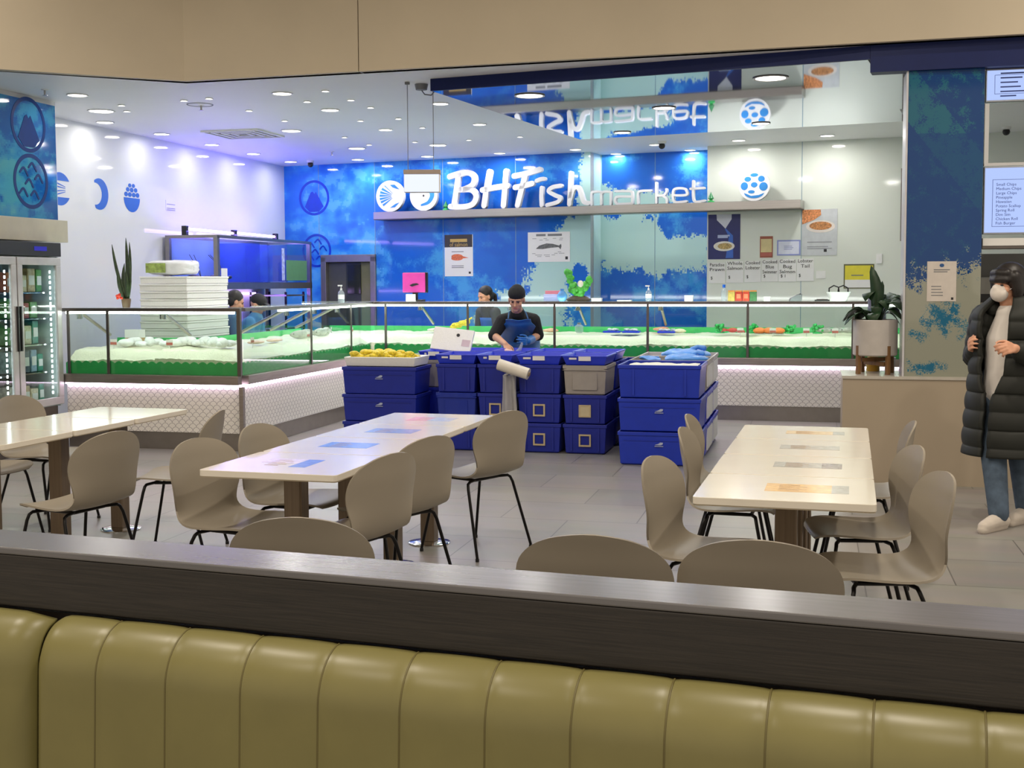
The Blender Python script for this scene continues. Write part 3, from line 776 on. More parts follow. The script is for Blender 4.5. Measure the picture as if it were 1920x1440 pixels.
# ================================================================== CRATES
M_crate = mat('royal_blue_crate', (24, 52, 178), .38, noise_amt=.06)
M_crate2 = mat('deep_blue_crate', (20, 38, 148), .4, noise_amt=.06)
M_greycr = mat('grey_crate', (158, 152, 146), .45, noise_amt=.05)
M_clear = glass('clear_blue_plastic', (120, 140, 230), 1.4, .45, (70, 90, 200))
M_frame = mat('cream_label_frame', (196, 178, 140), .5)
M_logo = mat('white_crate_print', (170, 180, 210), .5)
crate_cache = {}
def make_crate(w, d, h, m, style):
    """open tub: tapering walls, thick rim; style adds what its front carries"""
    t = thing('storage_crate', '', 'crate')
    tp, th = .022, .008
    b = MB()
    hw, hd = w / 2, d
    def rect(ix, z): return [b.v((x, y, z)) for x, y in ((-hw + ix, ix), (hw - ix, ix), (hw - ix, hd - ix), (-hw + ix, hd - ix))]
    rings = [rect(tp + .02, 0), rect(tp, .012), rect(.008, h - .03), rect(.008 + th, h - .03), rect(tp + th, .02)]
    b.skin(rings, True)
    b.build('tub', m, t, bevel=.004)
    r = MB()
    def rr(ix, z): return [r.v((x, y, z)) for x, y in ((-hw + ix, ix), (hw - ix, ix), (hw - ix, hd - ix), (-hw + ix, hd - ix))]
    r.skin([rr(0, h - .032), rr(0, h - .002), rr(.016, h - .002), rr(.016, h - .032)], closed=True)
    r.build('rim', m, t, bevel=.003)
    if style in ('rib', 'frame', 'paper', 'plain'):
        for x in (-hw * .62, hw * .62): MB().box(x - .008, x + .008, .004, .016, .03, h - .034).build('front_rib', m, t)
    if style == 'logo':
        k = MB(); z = h * .62
        k.prism([(-.035, z), (-.005, z + .010), (.012, z + .022), (.034, z + .020), (.030, z + .004), (.012, z - .002)], .002, .0145).box(-.036, .036, .002, .0145, z - .014, z - .009)
        k.build('printed_mark', M_logo, t)
        MB().box(-hw + .05, hw - .05, .004, .013, h - .075, h - .068).build('front_ledge', m, t)
    if style in ('frame', 'paper'):
        s, z = .055, h * .46
        f = MB().box(-s, s, .0, .013, z + s - .014, z + s).box(-s, s, .0, .013, z - s, z - s + .014).box(-s, -s + .014, .0, .013, z - s + .014, z + s - .014).box(s - .014, s, .0, .013, z - s + .014, z + s - .014)
        f.build('label_frame', M_frame, t)
        if style == 'paper': MB().box(-s + .014, s - .014, .002, .012, z - s + .014, z + s - .014).build('paper_label', mat('yellowed_paper', (206, 192, 156), .6), t)
    if style == 'hood':
        f = MB(); f.prism([(-hw - .005, h - .045), (hw + .005, h - .045), (hw * .5, h - .008), (0, h + .0), (-hw * .5, h - .008)], -.004, .012); f.build('front_lip', m, t)
        MB().box(-hw * .55, hw * .55, .006, .018, .05, h - .07).build('front_panel', m, t)
    if style == 'side':
        MB().box(hw - .014, hw - .002, .05, d - .05, .05, h - .05).build('side_label', M_paper, t)
    return t
def crate(x, y, z, w, d, h, m, style, label, group, rz=0.):
    key = (w, d, h, m.name, style)
    if key in crate_cache: o = copy_tree(crate_cache[key])
    else: o = crate_cache[key] = make_crate(*key[:3], m, style)
    o.location = (x, y, z); o.rotation_euler.z = rz
    return tag(o, label, 'crate', group)
GA, GB, GC = 'blue crates of the front stack left of the block', 'crates of the middle block', 'blue crates of the big right stack'
lv = ('bottom', 'middle', 'top')
xl = (-4.235 - 3.5) / 2
for i in range(3): crate(xl, 10.42, .254 * i, .73, .46, .262, M_crate2, 'logo', ('%s blue tub of the left stack under the white foam tray' % lv[i]), GA)
hM = .265
cols = [(-3.155, .385), (-2.785, .33), (-2.375, .405), (-1.955, .40)]
cn = ('first', 'second', 'third', 'fourth')
styles = [['rib', 'hood', 'rib'], ['rib', 'frame', 'rib'], ['frame', 'frame', 'rib'], ['frame', 'paper', 'hood']]
for c, (x, w) in enumerate(cols):
    for i in range(3):
        st = styles[c][i]; m = M_crate2
        extra = ''
        if (c, i) == (0, 1): m = M_clear; extra = 'translucent'
        elif (c, i) == (3, 2): m = M_greycr; extra = 'pale grey'
        else: extra = 'deep blue'
        what = {'frame': ' with a square cream label frame', 'paper': ' with a filled cream label', 'hood': ' with arched lip', 'rib': ''}[st]
        crate(x, 10.52, hM * i, w, .52, hM + .006, m, st, '%s %s crate%s, %s column from left, front row' % (extra, lv[i], what, cn[c]), GB)
    for i in range(3):
        crate(x, 11.10, hM * i, w, .52, hM + .006, M_crate2, 'rib', 'deep blue %s crate in the hidden back row behind the %s column' % (lv[i], cn[c]), GB)
M_tray = mat('blue_tray', (34, 56, 205), .35, noise_amt=.05)
def make_tray(w, d, h):
    t = thing('fish_tray', '', 'tray')
    b = MB(); hw = w / 2
    def rect(ix, z): return [b.v((x, y, z)) for x, y in ((-hw + ix, ix), (hw - ix, ix), (hw - ix, d - ix), (-hw + ix, d - ix))]
    b.skin([rect(.03, 0), rect(.004, h - .012), rect(0, h - .012), rect(0, h), rect(.018, h), rect(.042, .012)], True)
    b.build('tray_body', M_tray, t, bevel=.002)
    MB().box(-.055, .055, -.001, .012, h - .045, h - .006).build('white_label', M_paper, t)
    MB().box(-hw + .06, -.075, .006, .014, h - .035, h - .018).build('hand_slot', M_paper, t)
    return t
tr0 = {}
def tray(x, y, z, w, d, label, rz=0., h=.085):
    k = (w, d, h)
    if k in tr0: o = copy_tree(tr0[k])
    else: o = tr0[k] = make_tray(w, d, h)
    o.location = (x, y, z); o.rotation_euler.z = rz
    return tag(o, label, 'tray', 'shallow blue trays topping the crates')
ztop = hM * 3 + .006
for c, (x, w) in enumerate(cols):
    tray(x, 10.515, ztop, w + .005, .54, 'shallow blue tray with white label on the %s crate column, front row' % cn[c])
    tray(x, 11.09, ztop + .004, w + .005, .54, 'shallow blue tray behind, on the back row of the %s crate column' % cn[c])
# grey crates seen in the gap between left stack and block
for i, z in enumerate((0, .265, .53)):
    crate(-3.52, 11.02, z, .30, .45, .271, M_greycr if i == 2 else M_crate2, 'plain', '%s crate in the gap between left stack and block, %s' % ('grey' if i == 2 else 'dark blue', lv[i]), GB)
tray(-3.52, 11.0, .802, .31, .5, 'shallow blue tray over the grey crate in the gap')
# right stack: three deep, three high
for j in range(3):
    for i in range(3):
        h = .286
        st = 'logo' if (j == 0 and i < 2) else ('side' if j else 'plain')
        m = M_crate if j == 0 else M_tray
        if j and i == 2: m = M_greycr if j == 1 else mat('pale_crate', (196, 192, 196), .45)
        dep_name = ('front', 'middle', 'rear')[j]
        nm = {True: 'grey', False: 'royal blue'}[bool(j and i == 2)]
        crate(-1.225, 9.98 + .64 * j, .282 * i, .70, .62, h, m, st, '%s %s tub at the %s of the big right stack' % (nm, lv[i], dep_name), GC)
# second column, hidden half of the big block towards the worker
for i in range(3): crate(-1.69, 11.25, .265 * i, .14, .5, .271, M_crate2, 'plain', 'narrow dark blue %s crate wedged between block and right stack' % lv[i], GB)
# ================================================================== SIGN AND THINGS ON THE BACK WALL
def crom(pts, n=6):
    P = [Vector((a, b)) for a, b in pts]; out = []
    if len(P) < 3: return P
    for i in range(len(P) - 1):
        p0, p1, p2, p3 = P[max(i - 1, 0)], P[i], P[i + 1], P[min(i + 2, len(P) - 1)]
        for k in range(n):
            t = k / n
            out.append(.5 * ((2 * p1) + (p2 - p0) * t + (2 * p0 - 5 * p1 + 4 * p2 - p3) * t * t + (3 * p1 - p0 - 3 * p2 + p3) * t ** 3))
    return out + [P[-1]]
def stroke(mb, pts, w, y0, y1, sharp=False):
    """brush stroke: ribbon polygon with rounded ends pushed from y0 to y1; w number or (start, end)"""
    P = [Vector(p) for p in pts] if sharp else crom(pts)
    n = len(P); ws = w if isinstance(w, tuple) else (w, w); L, Q = [], []
    for i, p in enumerate(P):
        if 0 < i < n - 1:
            a, b = (p - P[i - 1]).normalized(), (P[i + 1] - p).normalized(); t = (a + b).normalized(); k = min(1.5, 1 / max(.3, t.dot(b)))
        else: t = (P[min(i + 1, n - 1)] - P[max(i - 1, 0)]).normalized(); k = 1
        h = (ws[0] + (ws[1] - ws[0]) * i / (n - 1)) / 2 * k; nn = Vector((-t.y, t.x))
        L.append(p + nn * h); Q.append(p - nn * h)
    A = [mb.v((p.x, y0, p.y)) for p in L]; B = [mb.v((p.x, y0, p.y)) for p in Q]; A2 = [mb.v((p.x, y1, p.y)) for p in L]; B2 = [mb.v((p.x, y1, p.y)) for p in Q]
    for i in range(n - 1):
        mb.f([A[i], A[i + 1], B[i + 1], B[i]]); mb.f([A2[i], B2[i], B2[i + 1], A2[i + 1]])
        mb.f([A[i], A2[i], A2[i + 1], A[i + 1]]); mb.f([B[i], B[i + 1], B2[i + 1], B2[i]])
    mb.f([A[0], B[0], B2[0], A2[0]]); mb.f([A[-1], A2[-1], B2[-1], B[-1]])
    if not sharp:
        for p, h in ((P[0], ws[0] / 2), (P[-1], ws[1] / 2)):
            mb.prism([(p.x + h * math.cos(2 * PI * i / 12), p.y + h * math.sin(2 * PI * i / 12)) for i in range(12)], y0 - .0007, y1)
def circ(cx, cz, rx, rz=None, n=28, a0=0, a1=360):
    rz = rx if rz is None else rz
    k = n if a1 - a0 >= 360 else n + 1
    return [(cx + rx * math.cos(R(a0 + (a1 - a0) * i / n)), cz + rz * math.sin(R(a0 + (a1 - a0) * i / n))) for i in range(k)]

M_sign = mat('white_sign_acrylic', (232, 232, 234), .35, noise_amt=.01)
M_signb = mat('sign_blue', (48, 132, 206), .35, noise_amt=.03)
SW = .20
u0, z1 = bwp(700, 399.5, .3); u1, z1b = bwp(1501, 372, .3)
z0 = bwp(703, 412, .3)[1]
ZS = (z1 + z1b) / 2
t = thing('sign_shelf', 'long brushed steel ledge on the blue wall carrying the white shop letters', 'shelf', bpt(0, 0, 0), BETA)
MB().box(u0, u1, -.30, -.002, ZS - .105, ZS).build('ledge', M_steel, t, bevel=.004)
MB().box(u0, u1, -.296, -.01, ZS - .112, ZS - .106).build('under_panel', M_dsteel, t)
def sp(X, Y):                                     # point of a 2.743x crop at (640,100) -> letter plane
    return bwp(640 + X / 2.743, 100 + Y / 2.743, SW)
def letters(name, label, strokes, w, grp, y0=-.235, y1=-.165, crop=sp, mt=None):
    zs = []
    mb = MB()
    pts = [[crop(*p) for p in s] for s in strokes]
    lo = min(z - (w if not isinstance(w, tuple) else max(w)) / 2 for s in pts for _, z in s)
    dz = ZS + .002 - lo if abs(ZS - lo) < .16 else 0
    for s in pts: stroke(mb, [(a, b + dz) for a, b in s], w, y0, y1)
    o = mb.build(name, mt or M_sign, bevel=0); o.location = bpt(0, 0, 0); o.rotation_euler.z = BETA
    return tag(o, label, 'sign letter', grp)
GL = 'white letters of the shop sign'
letters('sign_letter', 'big white brush letter B of the shop sign', [[(562, 645), (600, 632), (628, 626)], [(606, 636), (598, 700), (584, 790)], [(610, 634), (655, 624), (686, 645), (680, 685), (640, 708), (612, 712)], [(618, 712), (672, 712), (698, 744), (680, 786), (630, 800), (566, 798)]], .078, GL)
letters('sign_letter', 'big white brush letter H of the shop sign', [[(766, 622), (752, 700), (738, 796)], [(852, 620), (846, 700), (838, 796)], [(730, 716), (790, 704), (858, 694)]], .078, GL)
letters('sign_letter', 'big white brush letter F of the shop sign', [[(950, 640), (930, 710), (910, 792)], [(893, 642), (950, 630), (1024, 608)], [(898, 700), (940, 692), (985, 680)]], .075, GL)
letters('sign_letter', 'white brush letter i of the shop sign beside the F', [[(1034, 700), (1032, 745), (1034, 790)], [(1008, 664), (1028, 656), (1046, 654)]], .055, GL)
letters('sign_letter', 'white brush letter s of the shop sign', [[(1132, 690), (1090, 698), (1070, 718), (1100, 738), (1128, 752), (1116, 774), (1062, 790)]], .055, GL)
letters('sign_letter', 'white brush letter h of the shop sign', [[(1184, 630), (1180, 710), (1176, 790)], [(1178, 770), (1196, 712), (1220, 704), (1236, 736), (1250, 776), (1274, 784)]], .06, GL)
def mk(X, Y): return bwp(1100 + X / 2.341, 60 + Y / 2.341, SW)
thin = .030
letters('sign_letter', 'thin rounded white letter m of the shop sign', [[(24, 750), (24, 702), (36, 694), (64, 694), (66, 706), (66, 748)], [(66, 704), (76, 694), (104, 694), (108, 704), (108, 748)]], thin, GL, crop=mk)
letters('sign_letter', 'thin rounded white letter a of the shop sign', [[(128, 694), (190, 694), (202, 704), (202, 748)], [(202, 718), (140, 718), (128, 728), (130, 744), (142, 750), (198, 748)]], thin, GL, crop=mk)
letters('sign_letter', 'thin rounded white letter r of the shop sign', [[(228, 750), (228, 708), (240, 696), (284, 694)]], thin, GL, crop=mk)
letters('sign_letter', 'thin rounded white letter k of the shop sign', [[(308, 662), (308, 748)], [(310, 718), (340, 716), (352, 700), (352, 690)], [(336, 718), (352, 730), (354, 748)]], thin, GL, crop=mk)
letters('sign_letter', 'thin rounded white letter e of the shop sign', [[(384, 718), (438, 716), (440, 698), (428, 688), (396, 688), (382, 700), (382, 736), (396, 748), (440, 744)]], thin, GL, crop=mk)
letters('sign_letter', 'thin rounded white letter t of the shop sign', [[(470, 654), (470, 728), (482, 744), (520, 740)], [(458, 688), (516, 684)]], thin, GL, crop=mk)
def disc(label, px, py, rpx, draw, grp='round discs on the sign ledge'):
    u, z = bwp(px, py, SW); r = abs(bwp(px + rpx, py, SW)[0] - u)
    t = thing('sign_disc', label, 'sign', bpt(u, SW, ZS + r + .002), BETA, grp)
    MB().cyl((0, -.03, 0), (0, .03, 0), r, n=40).build('white_disc', M_sign, t, smooth=30)
    b = MB(); draw(b, r); b.build('blue_motif', M_signb, t)
    return t, r
def scallop(b, r):
    for a, w0, l0 in ((58, .05, .3), (38, .13, .1), (20, .13, -.05), (4, .12, -.1), (-12, .12, -.1), (-28, .12, 0), (-46, .11, .15)):
        c, s = math.cos(R(180 - a)), math.sin(R(180 - a))
        stroke(b, [(r * .25 * c + r * .35, r * .18 * s), (r * .80 * c + r * .05, r * .80 * s)], (.02 * r, w0 * 1.3 * r), -.032, -.0305, True)
    b.prism([(r * .0, r * .72), (r * .35, r * .72), (r * .68, r * .42), (r * .5, r * .45), (r * .2, r * .55)], -.032, -.0305)
    b.prism([(r * .0, -r * .74), (r * .35, -r * .72), (r * .68, -r * .42), (r * .4, -r * .5)], -.032, -.0305)
disc('white scallop disc at the left end of the sign ledge', 733, 371, 26, scallop)
def shrimp(b, r):
    stroke(b, [(-r * .15, -r * .62), (r * .35, -r * .45), (r * .62, 0), (r * .45, r * .55)], (.12 * r, .42 * r), -.032, -.0305)
t_, r_ = disc('white crescent fish disc on the sign ledge behind the light box', 796, 373, 26, shrimp)
MB().cyl((r_ * .0, -.033, -r_ * .02), (r_ * .0, -.030, -r_ * .02), r_ * .07, n=12).build('eye_dot', M_ink, t_)
def scales(b, r):
    for x, z, a, c, i in ((0, .68, .26, .12, 0), (-.42, .42, .22, .16, 1), (.46, .42, .22, .2, 1), (0, .05, .22, .17, 0), (-.64, -.02, .24, .26, 0), (.60, -.08, .28, .28, 0), (-.18, -.40, .22, .11, 0)):
        b.prism(circ(x * r, z * r, a * r, c * r, 14), -.032, -.0305)
    b.prism(circ(0, -.42 * r, .66 * r, .40 * r, 16, 185, 350) + [(r * .3, -.62 * r), (-r * .2, -.66 * r)], -.032, -.0305)
disc('white round disc with blue fish scales, at the right end of sign ledge', 1415, 345, 29, scales)
M_orn = mat('green_ornament', (30, 120, 70), .4)
for px, py, lb in ((836, 386, 'tiny green ornament left of the big letter B'), (1333, 367, 'tiny green ornament right of the letter t')):
    u = bwp(px, py, .2)[0]
    t = thing('green_ornament', lb, 'ornament', bpt(u, .2, ZS + .001), BETA, 'green ornaments on sign ledge')
    MB().lathe([(.045, 0), (.045, .02), (.02, .025), (.02, .04)], n=14).build('foot', M_green, t, smooth=30)
    MB().lathe([(.02, .04), (.04, .05), (.012, .11), (.0, .14)], n=14).build('cone', M_orn, t, smooth=30)

# ---- posters, cards and frames: flat sheets with printed parts
def sheet(name, label, cat, px0, py0, px1, py1, w=.0, grp=None, m=None, thick=.004):
    a = bwp((px0 + px1) / 2, (py0 + py1) / 2, w + thick); ul = bwp(px0, (py0 + py1) / 2, w)[0]; ur = bwp(px1, (py0 + py1) / 2, w)[0]
    zt = bwp((px0 + px1) / 2, py0, w)[1]; zb = bwp((px0 + px1) / 2, py1, w)[1]
    t = thing(name, label, cat, bpt((ul + ur) / 2, w + .001, (zt + zb) / 2), BETA, grp)
    W_, H_ = ur - ul, zt - zb
    MB().box(-W_ / 2, W_ / 2, -thick, 0, -H_ / 2, H_ / 2).build('sheet', m or M_paper, t)
    return t, W_ / 2, H_ / 2
def flat(name, parent, poly, m, y=-.0052, th=.001):
    return MB().prism(poly, y, y + th).build(name, m, parent)
def rect(x0, x1, z0, z1): return [(x0, z0), (x1, z0), (x1, z1), (x0, z1)]
def lines(parent, x0, x1, zs, h=.006, m=None, y=-.0052, name='printed_lines'):
    b = MB()
    for z in zs: b.box(x0, x1 - (0.15 * (x1 - x0) if int(z * 1000) % 2 else 0), y, y + .001, z - h / 2, z + h / 2)
    return b.build(name, m or M_gink, parent)
M_orange = mat('salmon_orange_print', (214, 110, 70), .5, noise_amt=.3, scale=60)
M_gold = mat('gold_print', (190, 160, 90), .5)
t, a, b = sheet('salmon_poster', 'white poster with dark heading and orange fish, above the pink scale', 'poster', 834, 440, 887, 518)
flat('dark_heading', t, rect(-a, a * .96, b * .40, b), mat('dark_print', (52, 48, 52), .5))
lines(t, -a * .6, a * .6, (b * .72,), .045, M_gold, -.0062, 'heading_line')
text('heading_text', 'of salmon', .085, M_gold, t, (0, -.0065, b * .52), wide=a * 1.25)
flat('printed_fish', t, [(-a * .5, b * -.02)] + circ(-a * .12, -b * .06, a * .42, b * .13, 16, 170, 10) + [(a * .7, -b * .12), (a * .3, -b * .14)] + circ(-a * .12, -b * .16, a * .4, b * .08, 10, 0, -180), M_orange)
lines(t, -a * .5, a * .5, (b * .18, -b * .5, -b * .58), .01)
flat('printed_corner_mark', t, rect(a * .7, a * .85, -b * .88, -b * .78), M_ink)
t, a, b = sheet('fish_chart', 'white wall chart with a dark drawn salmon and small captions', 'chart', 990, 435, 1069, 491)
fp = [(-a * .62, -b * .12), (-a * .45, b * .1), (-a * .1, b * .24), (a * .2, b * .2), (a * .48, b * .08), (a * .58, b * .2), (a * .6, b * .02), (a * .56, -b * .18), (a * .46, -b * .02), (a * .1, -b * .06), (-a * .3, -b * .14)]
flat('printed_salmon', t, fp, mat('fish_drawing', (96, 98, 100), .5, noise_amt=.4, scale=40))
lines(t, -a * .6, -a * .15, (b * .80,), .03, M_gink, name='title_line'); lines(t, -a * .05, a * .62, (b * .80,), .03, M_gink, name='title_line')
bb = MB(); rr = random.Random(3)
for i in range(26):
    x = -a * .85 + rr.random() * a * 1.55; z = rr.choice((b * .55, b * .45, -b * .35, -b * .45, -b * .55, -b * .65)); bb.box(x, x + a * .16, -.0052, -.0042, z, z + .006)
bb.build('captions', M_gink, t)
flat('printed_corner_mark', t, rect(a * .78, a * .90, -b * .85, -b * .65), M_ink)
t, a, b = sheet('navy_poster', 'navy blue poster with white fish tail and a plate, on the white wall', 'poster', 1328, 402, 1388, 486, m=mat('navy_print', (28, 36, 100), .4))
flat('white_tail', t, [(-a * .48, b), (a * .46, b), (a * .46, b * .78), (a * .2, b * .5), (a * .08, b * .36), (-a * .1, b * .5), (-a * .46, b * .75)], mat('pale_print', (210, 212, 224), .5))
flat('blue_streak', t, [(a * .05, b * .34), (a * .12, b * .36), (a * .55, b * .05), (a * .58, -b * .95), (a * .1, -b * .95), (a * .2, -b * .5), (a * .3, 0)], mat('blue_streak_print', (54, 100, 190), .5))
flat('printed_plate', t, circ(0, -b * .42, a * .66, b * .22, 24), mat('plate_print', (222, 218, 210), .5), -.0062)
flat('printed_food', t, circ(a * .05, -b * .42, a * .45, b * .14, 18), mat('noodle_print', (176, 150, 96), .5, noise_amt=.45, scale=60), -.0070)
lines(t, -a * .4, a * .35, (b * .05, -b * .02), .02, mat('pale_ink', (170, 180, 215), .5), -.0064)
t, a, b = sheet('framed_award', 'small brown and cream framed award beside the certificate', 'picture', 1425, 443, 1449, 483, m=mat('brown_frame', (150, 80, 60), .4))
flat('cream_panel', t, rect(-a * .86, a * .86, -b * .5, b * .75), mat('cream_print', (206, 190, 140), .5, noise_amt=.1))
flat('red_band', t, rect(-a * .86, a * .86, -b * .85, -b * .55), mat('red_brown_print', (176, 96, 84), .5))
t, a, b = sheet('framed_certificate', 'white certificate with lavender blue border on the white wall', 'picture', 1457, 450, 1501, 479, m=mat('lavender_border', (140, 150, 206), .4))
flat('paper_panel', t, rect(-a * .88, a * .88, -b * .82, b * .82), mat('pale_lavender_paper', (214, 218, 236), .5))
lines(t, -a * .4, a * .4, (b * .2, 0, -b * .2), .008, mat('lavender_ink', (150, 156, 196), .5), -.0064)
t, a, b = sheet('plate_poster', 'pale grey poster showing two plates of seafood, on the white wall', 'poster', 1504, 392, 1570, 479, m=mat('grey_print', (196, 200, 204), .5, noise_amt=.06))
flat('printed_plate', t, circ(a * .05, b * .25, a * .82, b * .27, 28), mat('white_plate_print', (226, 216, 208), .5))
flat('printed_seafood', t, circ(a * .05, b * .28, a * .64, b * .18, 22), mat('seafood_print', (190, 130, 80), .5, noise_amt=.5, scale=50), -.0062)
flat('printed_second_dish', t, [(-a, b * .98), (a * .05, b * .98), (a * .08, b * .75), (-a * .3, b * .55), (-a, b * .35)], mat('prawn_print', (214, 140, 90), .5, noise_amt=.45, scale=50), -.0058)
lines(t, -a * .7, a * .7, (-b * .42, -b * .62, -b * .7), .012, mat('faint_ink', (150, 152, 158), .5))
flat('printed_corner_mark', t, rect(a * .25, a * .42, -b * .85, -b * .73), M_ink)
cards = [((1329, 493, 1360, 531), ('Paradise', 'Prawn'), ('$',)), ((1362, 490, 1394, 530), ('Whole', 'Salmon'), ('$',)), ((1396, 489, 1427, 529), ('Cooked', 'Lobster'), ('$',)), ((1428, 487, 1459, 528), ('Cooked', 'Blue', 'Swimmer'), ('$',)), ((1460, 486, 1493, 528), ('Cooked', 'Bug', 'Salmon'), ('$ 1',)), ((1494, 485, 1526, 527), ('Lobster', 'Tail'), ('$',))]
for (q, tx, pr_), nm in zip(cards, ('Paradise Prawn', 'Whole Salmon', 'Cooked Lobster', 'Cooked Blue Swimmer', 'Cooked Bug', 'Lobster Tail')):
    t, a, b = sheet('price_card', 'white price card reading %s, in the row below the posters' % nm.lower(), 'price card', *q, grp='price cards on the white wall')
    for i, s in enumerate(tx): text('card_text', s, .062, M_ink, t, (0, -.0058, b * (.80 - .46 * i)), wide=a * (1.75 if len(s) > 4 else 1.0))
    text('card_text', pr_[0], .055, M_ink, t, (-a * .78, -.0058, -b * .5), align='LEFT')
t, a, b = sheet('paper_note', 'small blank white note right of the price cards', 'note', 1530, 508, 1548, 522)
t, a, b = sheet('yellow_notice', 'yellow and white notice in a dark frame above the black basket', 'notice', 1582, 495, 1639, 541, m=mat('olive_frame', (96, 96, 66), .4))
flat('yellow_field', t, rect(-a * .92, a * .92, -b * .28, b * .88), mat('yellow_print', (220, 208, 60), .5))
flat('white_field', t, rect(-a * .92, a * .92, -b * .92, -b * .28), M_paper)
lines(t, -a * .5, a * .3, (b * .08,), .012, M_gink, -.0062)
t, a, b = sheet('power_outlet', 'white power outlet on the wall above the yellow notice', 'outlet', 1643, 476, 1654, 494, thick=.012)
flat('rocker', t, rect(-a * .4, a * .4, -b * .2, b * .5), M_white, -.0145, .003)
t, a, b = sheet('door_handle', 'tall dark pull handle at the right end of the white wall', 'handle', 1689, 316, 1692.5, 452, m=M_dsteel, thick=.03)

# ---- prints on the walls
M_em = mat('deep_blue_film', (20, 62, 200), .15)
M_em2 = mat('dark_teal_film', (18, 50, 112), .45, spec=.2)
def emblem(label, loc, rz, r, kind, m, grp, sx=1.):
    t = thing('wall_emblem', label, 'emblem', loc, rz, grp)
    b = MB()
    ring = circ(0, 0, r * sx, r, 48); inn = circ(0, 0, r * .86 * sx, r * .86, 48)
    for i in range(48):
        j = (i + 1) % 48; b.prism([ring[i], ring[j], inn[j], inn[i]], -.003, -.001)
    b.build('ring', m, t)
    b = MB()
    if kind == 'mountain': b.prism([(-r * .62 * sx, -r * .5), (-r * .22 * sx, r * .3), (-r * .1 * sx, r * .36), (r * .02 * sx, r * .22), (r * .12 * sx, r * .34), (r * .62 * sx, -r * .5), (r * .3 * sx, -r * .8), (-r * .3 * sx, -r * .8)], -.0035, -.0012)
    else:
        for x, z in ((-.4, .3), (.1, .5), (.45, .1), (-.1, -.1), (.2, -.5), (-.45, -.45)): stroke(b, [(x * r * sx - r * .22 * sx, z * r), (x * r * sx, z * r + r * .16), (x * r * sx + r * .22 * sx, z * r - r * .1)], .09 * r, -.0035, -.0012)
    b.build('motif', m, t)
    return t
u, z = bwp(589, 371); emblem('round mountain emblem printed on the blue wall left of the sign', bpt(u, .0, z), BETA, .262, 'mountain', M_em, 'emblems on the blue prints')
u, z = bwp(594, 470); emblem('round wave emblem on the blue wall above the doorway, beside the tank', bpt(u, .0, z), BETA, .25, 'waves', M_em, 'emblems on the blue prints')
p = atx(53, 234, -7.058); emblem('round mountain emblem printed high on the near left panel', (p.x, p.y, p.z), PI / 2, .255, 'mountain', M_em2, 'emblems on the blue prints')
p = atx(58, 340, -7.058); emblem('round wave emblem low on the near left panel above the fridge', (p.x, p.y, p.z), PI / 2, .255, 'waves', M_em2, 'emblems on the blue prints')
GW = 'blue logos on the left white wall'
def wallmark(label, px, py, draw):
    p = atx(px, py, -7.75); t = thing('wall_logo', label, 'logo', (p.x, p.y, p.z), PI / 2, GW)
    b = MB(); draw(b, .175); b.build('blue_film', M_blue, t); return t
def d1(b, r):
    b.prism(circ(0, 0, r * 1.1, r, 20, 30, 150) + [(0, r * .1)][:0], -.003, -.001)
    b.prism(circ(0, 0, r * 1.1, r, 20, 210, 330), -.003, -.001)
    for s in (1, -1):
        for a in (.30, .12): stroke(b, [(-r * .9, s * r * a * 1.6), (r * .55, s * r * a * .5)], (.12 * r, .03 * r), -.003, -.001, True)
def d2(b, r): b.prism([(-r * .05 + r * math.cos(R(a)), r * math.sin(R(a))) for a in range(122, -123, -8)] + [(-r * .50 + r * .72 * math.cos(R(a)), r * .70 * math.sin(R(a))) for a in range(-96, 97, 8)], -.003, -.001)
def d3(b, r):
    b.prism(circ(0, -r * .08, r * .98, r * .95, 18, 180, 360), -.003, -.001)
    for x, z, q in ((-.70, .14, .20), (-.24, .13, .20), (.24, .13, .20), (.70, .14, .20), (-.48, .46, .19), (0, .45, .2), (.48, .46, .19), (-.22, .74, .17), (.22, .74, .17)): b.prism(circ(x * r, z * r, q * r * 1.12, q * r * .80, 12), -.003, -.001)
wallmark('blue scallop logo half hidden by the near left panel', 112, 354, d1)
wallmark('blue crescent logo on the left white wall', 187, 364, d2)
wallmark('blue fish egg logo on the left white wall', 247, 369, d3)
p = atx(320, 388, -7.75); t = thing('wall_notice', 'faint grey notice on the left white wall above the aquarium', 'notice', (p.x, p.y, p.z), PI / 2)
b = MB(); b.box(-.12, .12, -.004, -.001, -.05, .08); b.build('sheet', M_leftgloss, t); lines(t, -.1, .1, (.03, -.02, -.04), .008, M_gink)

# ---- ceiling fittings
p = atz(456, 250, C3); t = thing('ceiling_vent', 'square white air vent in the shop ceiling', 'vent', (p.x, p.y, C3), R(0))
b = MB()
for i in range(4):
    s = .36 - .085 * i; q = s - .03
    for x0, x1, y0, y1 in ((-s, s, -s, -q), (-s, s, q, s), (-s, -q, -q, q), (q, s, -q, q)): b.box(x0, x1, y0, y1, -.02, -.0005)
b.build('louvre_frame', M_white, t)
MB().box(-.33, .33, -.33, .33, -.006, -.0004).build('throat_shade', mat('vent_shadow', (70, 66, 62), .8), t)  # flat dark plate painting the shade inside the vent
def camera_(px, py, label):
    p = atz(px, py, C3); t = thing('ceiling_camera', label, 'camera', (p.x, p.y, C3))
    MB().lathe([(.0, -.03), (.05, -.03), (.055, 0)], n=16).build('mount', M_white, t, smooth=40)
    MB().ell((0, 0, -.055), .042).build('dome', M_black, t, smooth=60)
camera_(582, 301, 'small dark dome camera under the ceiling near the blue wall corner')
camera_(1241, 265, 'small dark camera under the ceiling above the recessed blue print')
p = atz(1885, 228, C3); camera_(1887, 238, 'black camera under the ceiling between the menu screens')
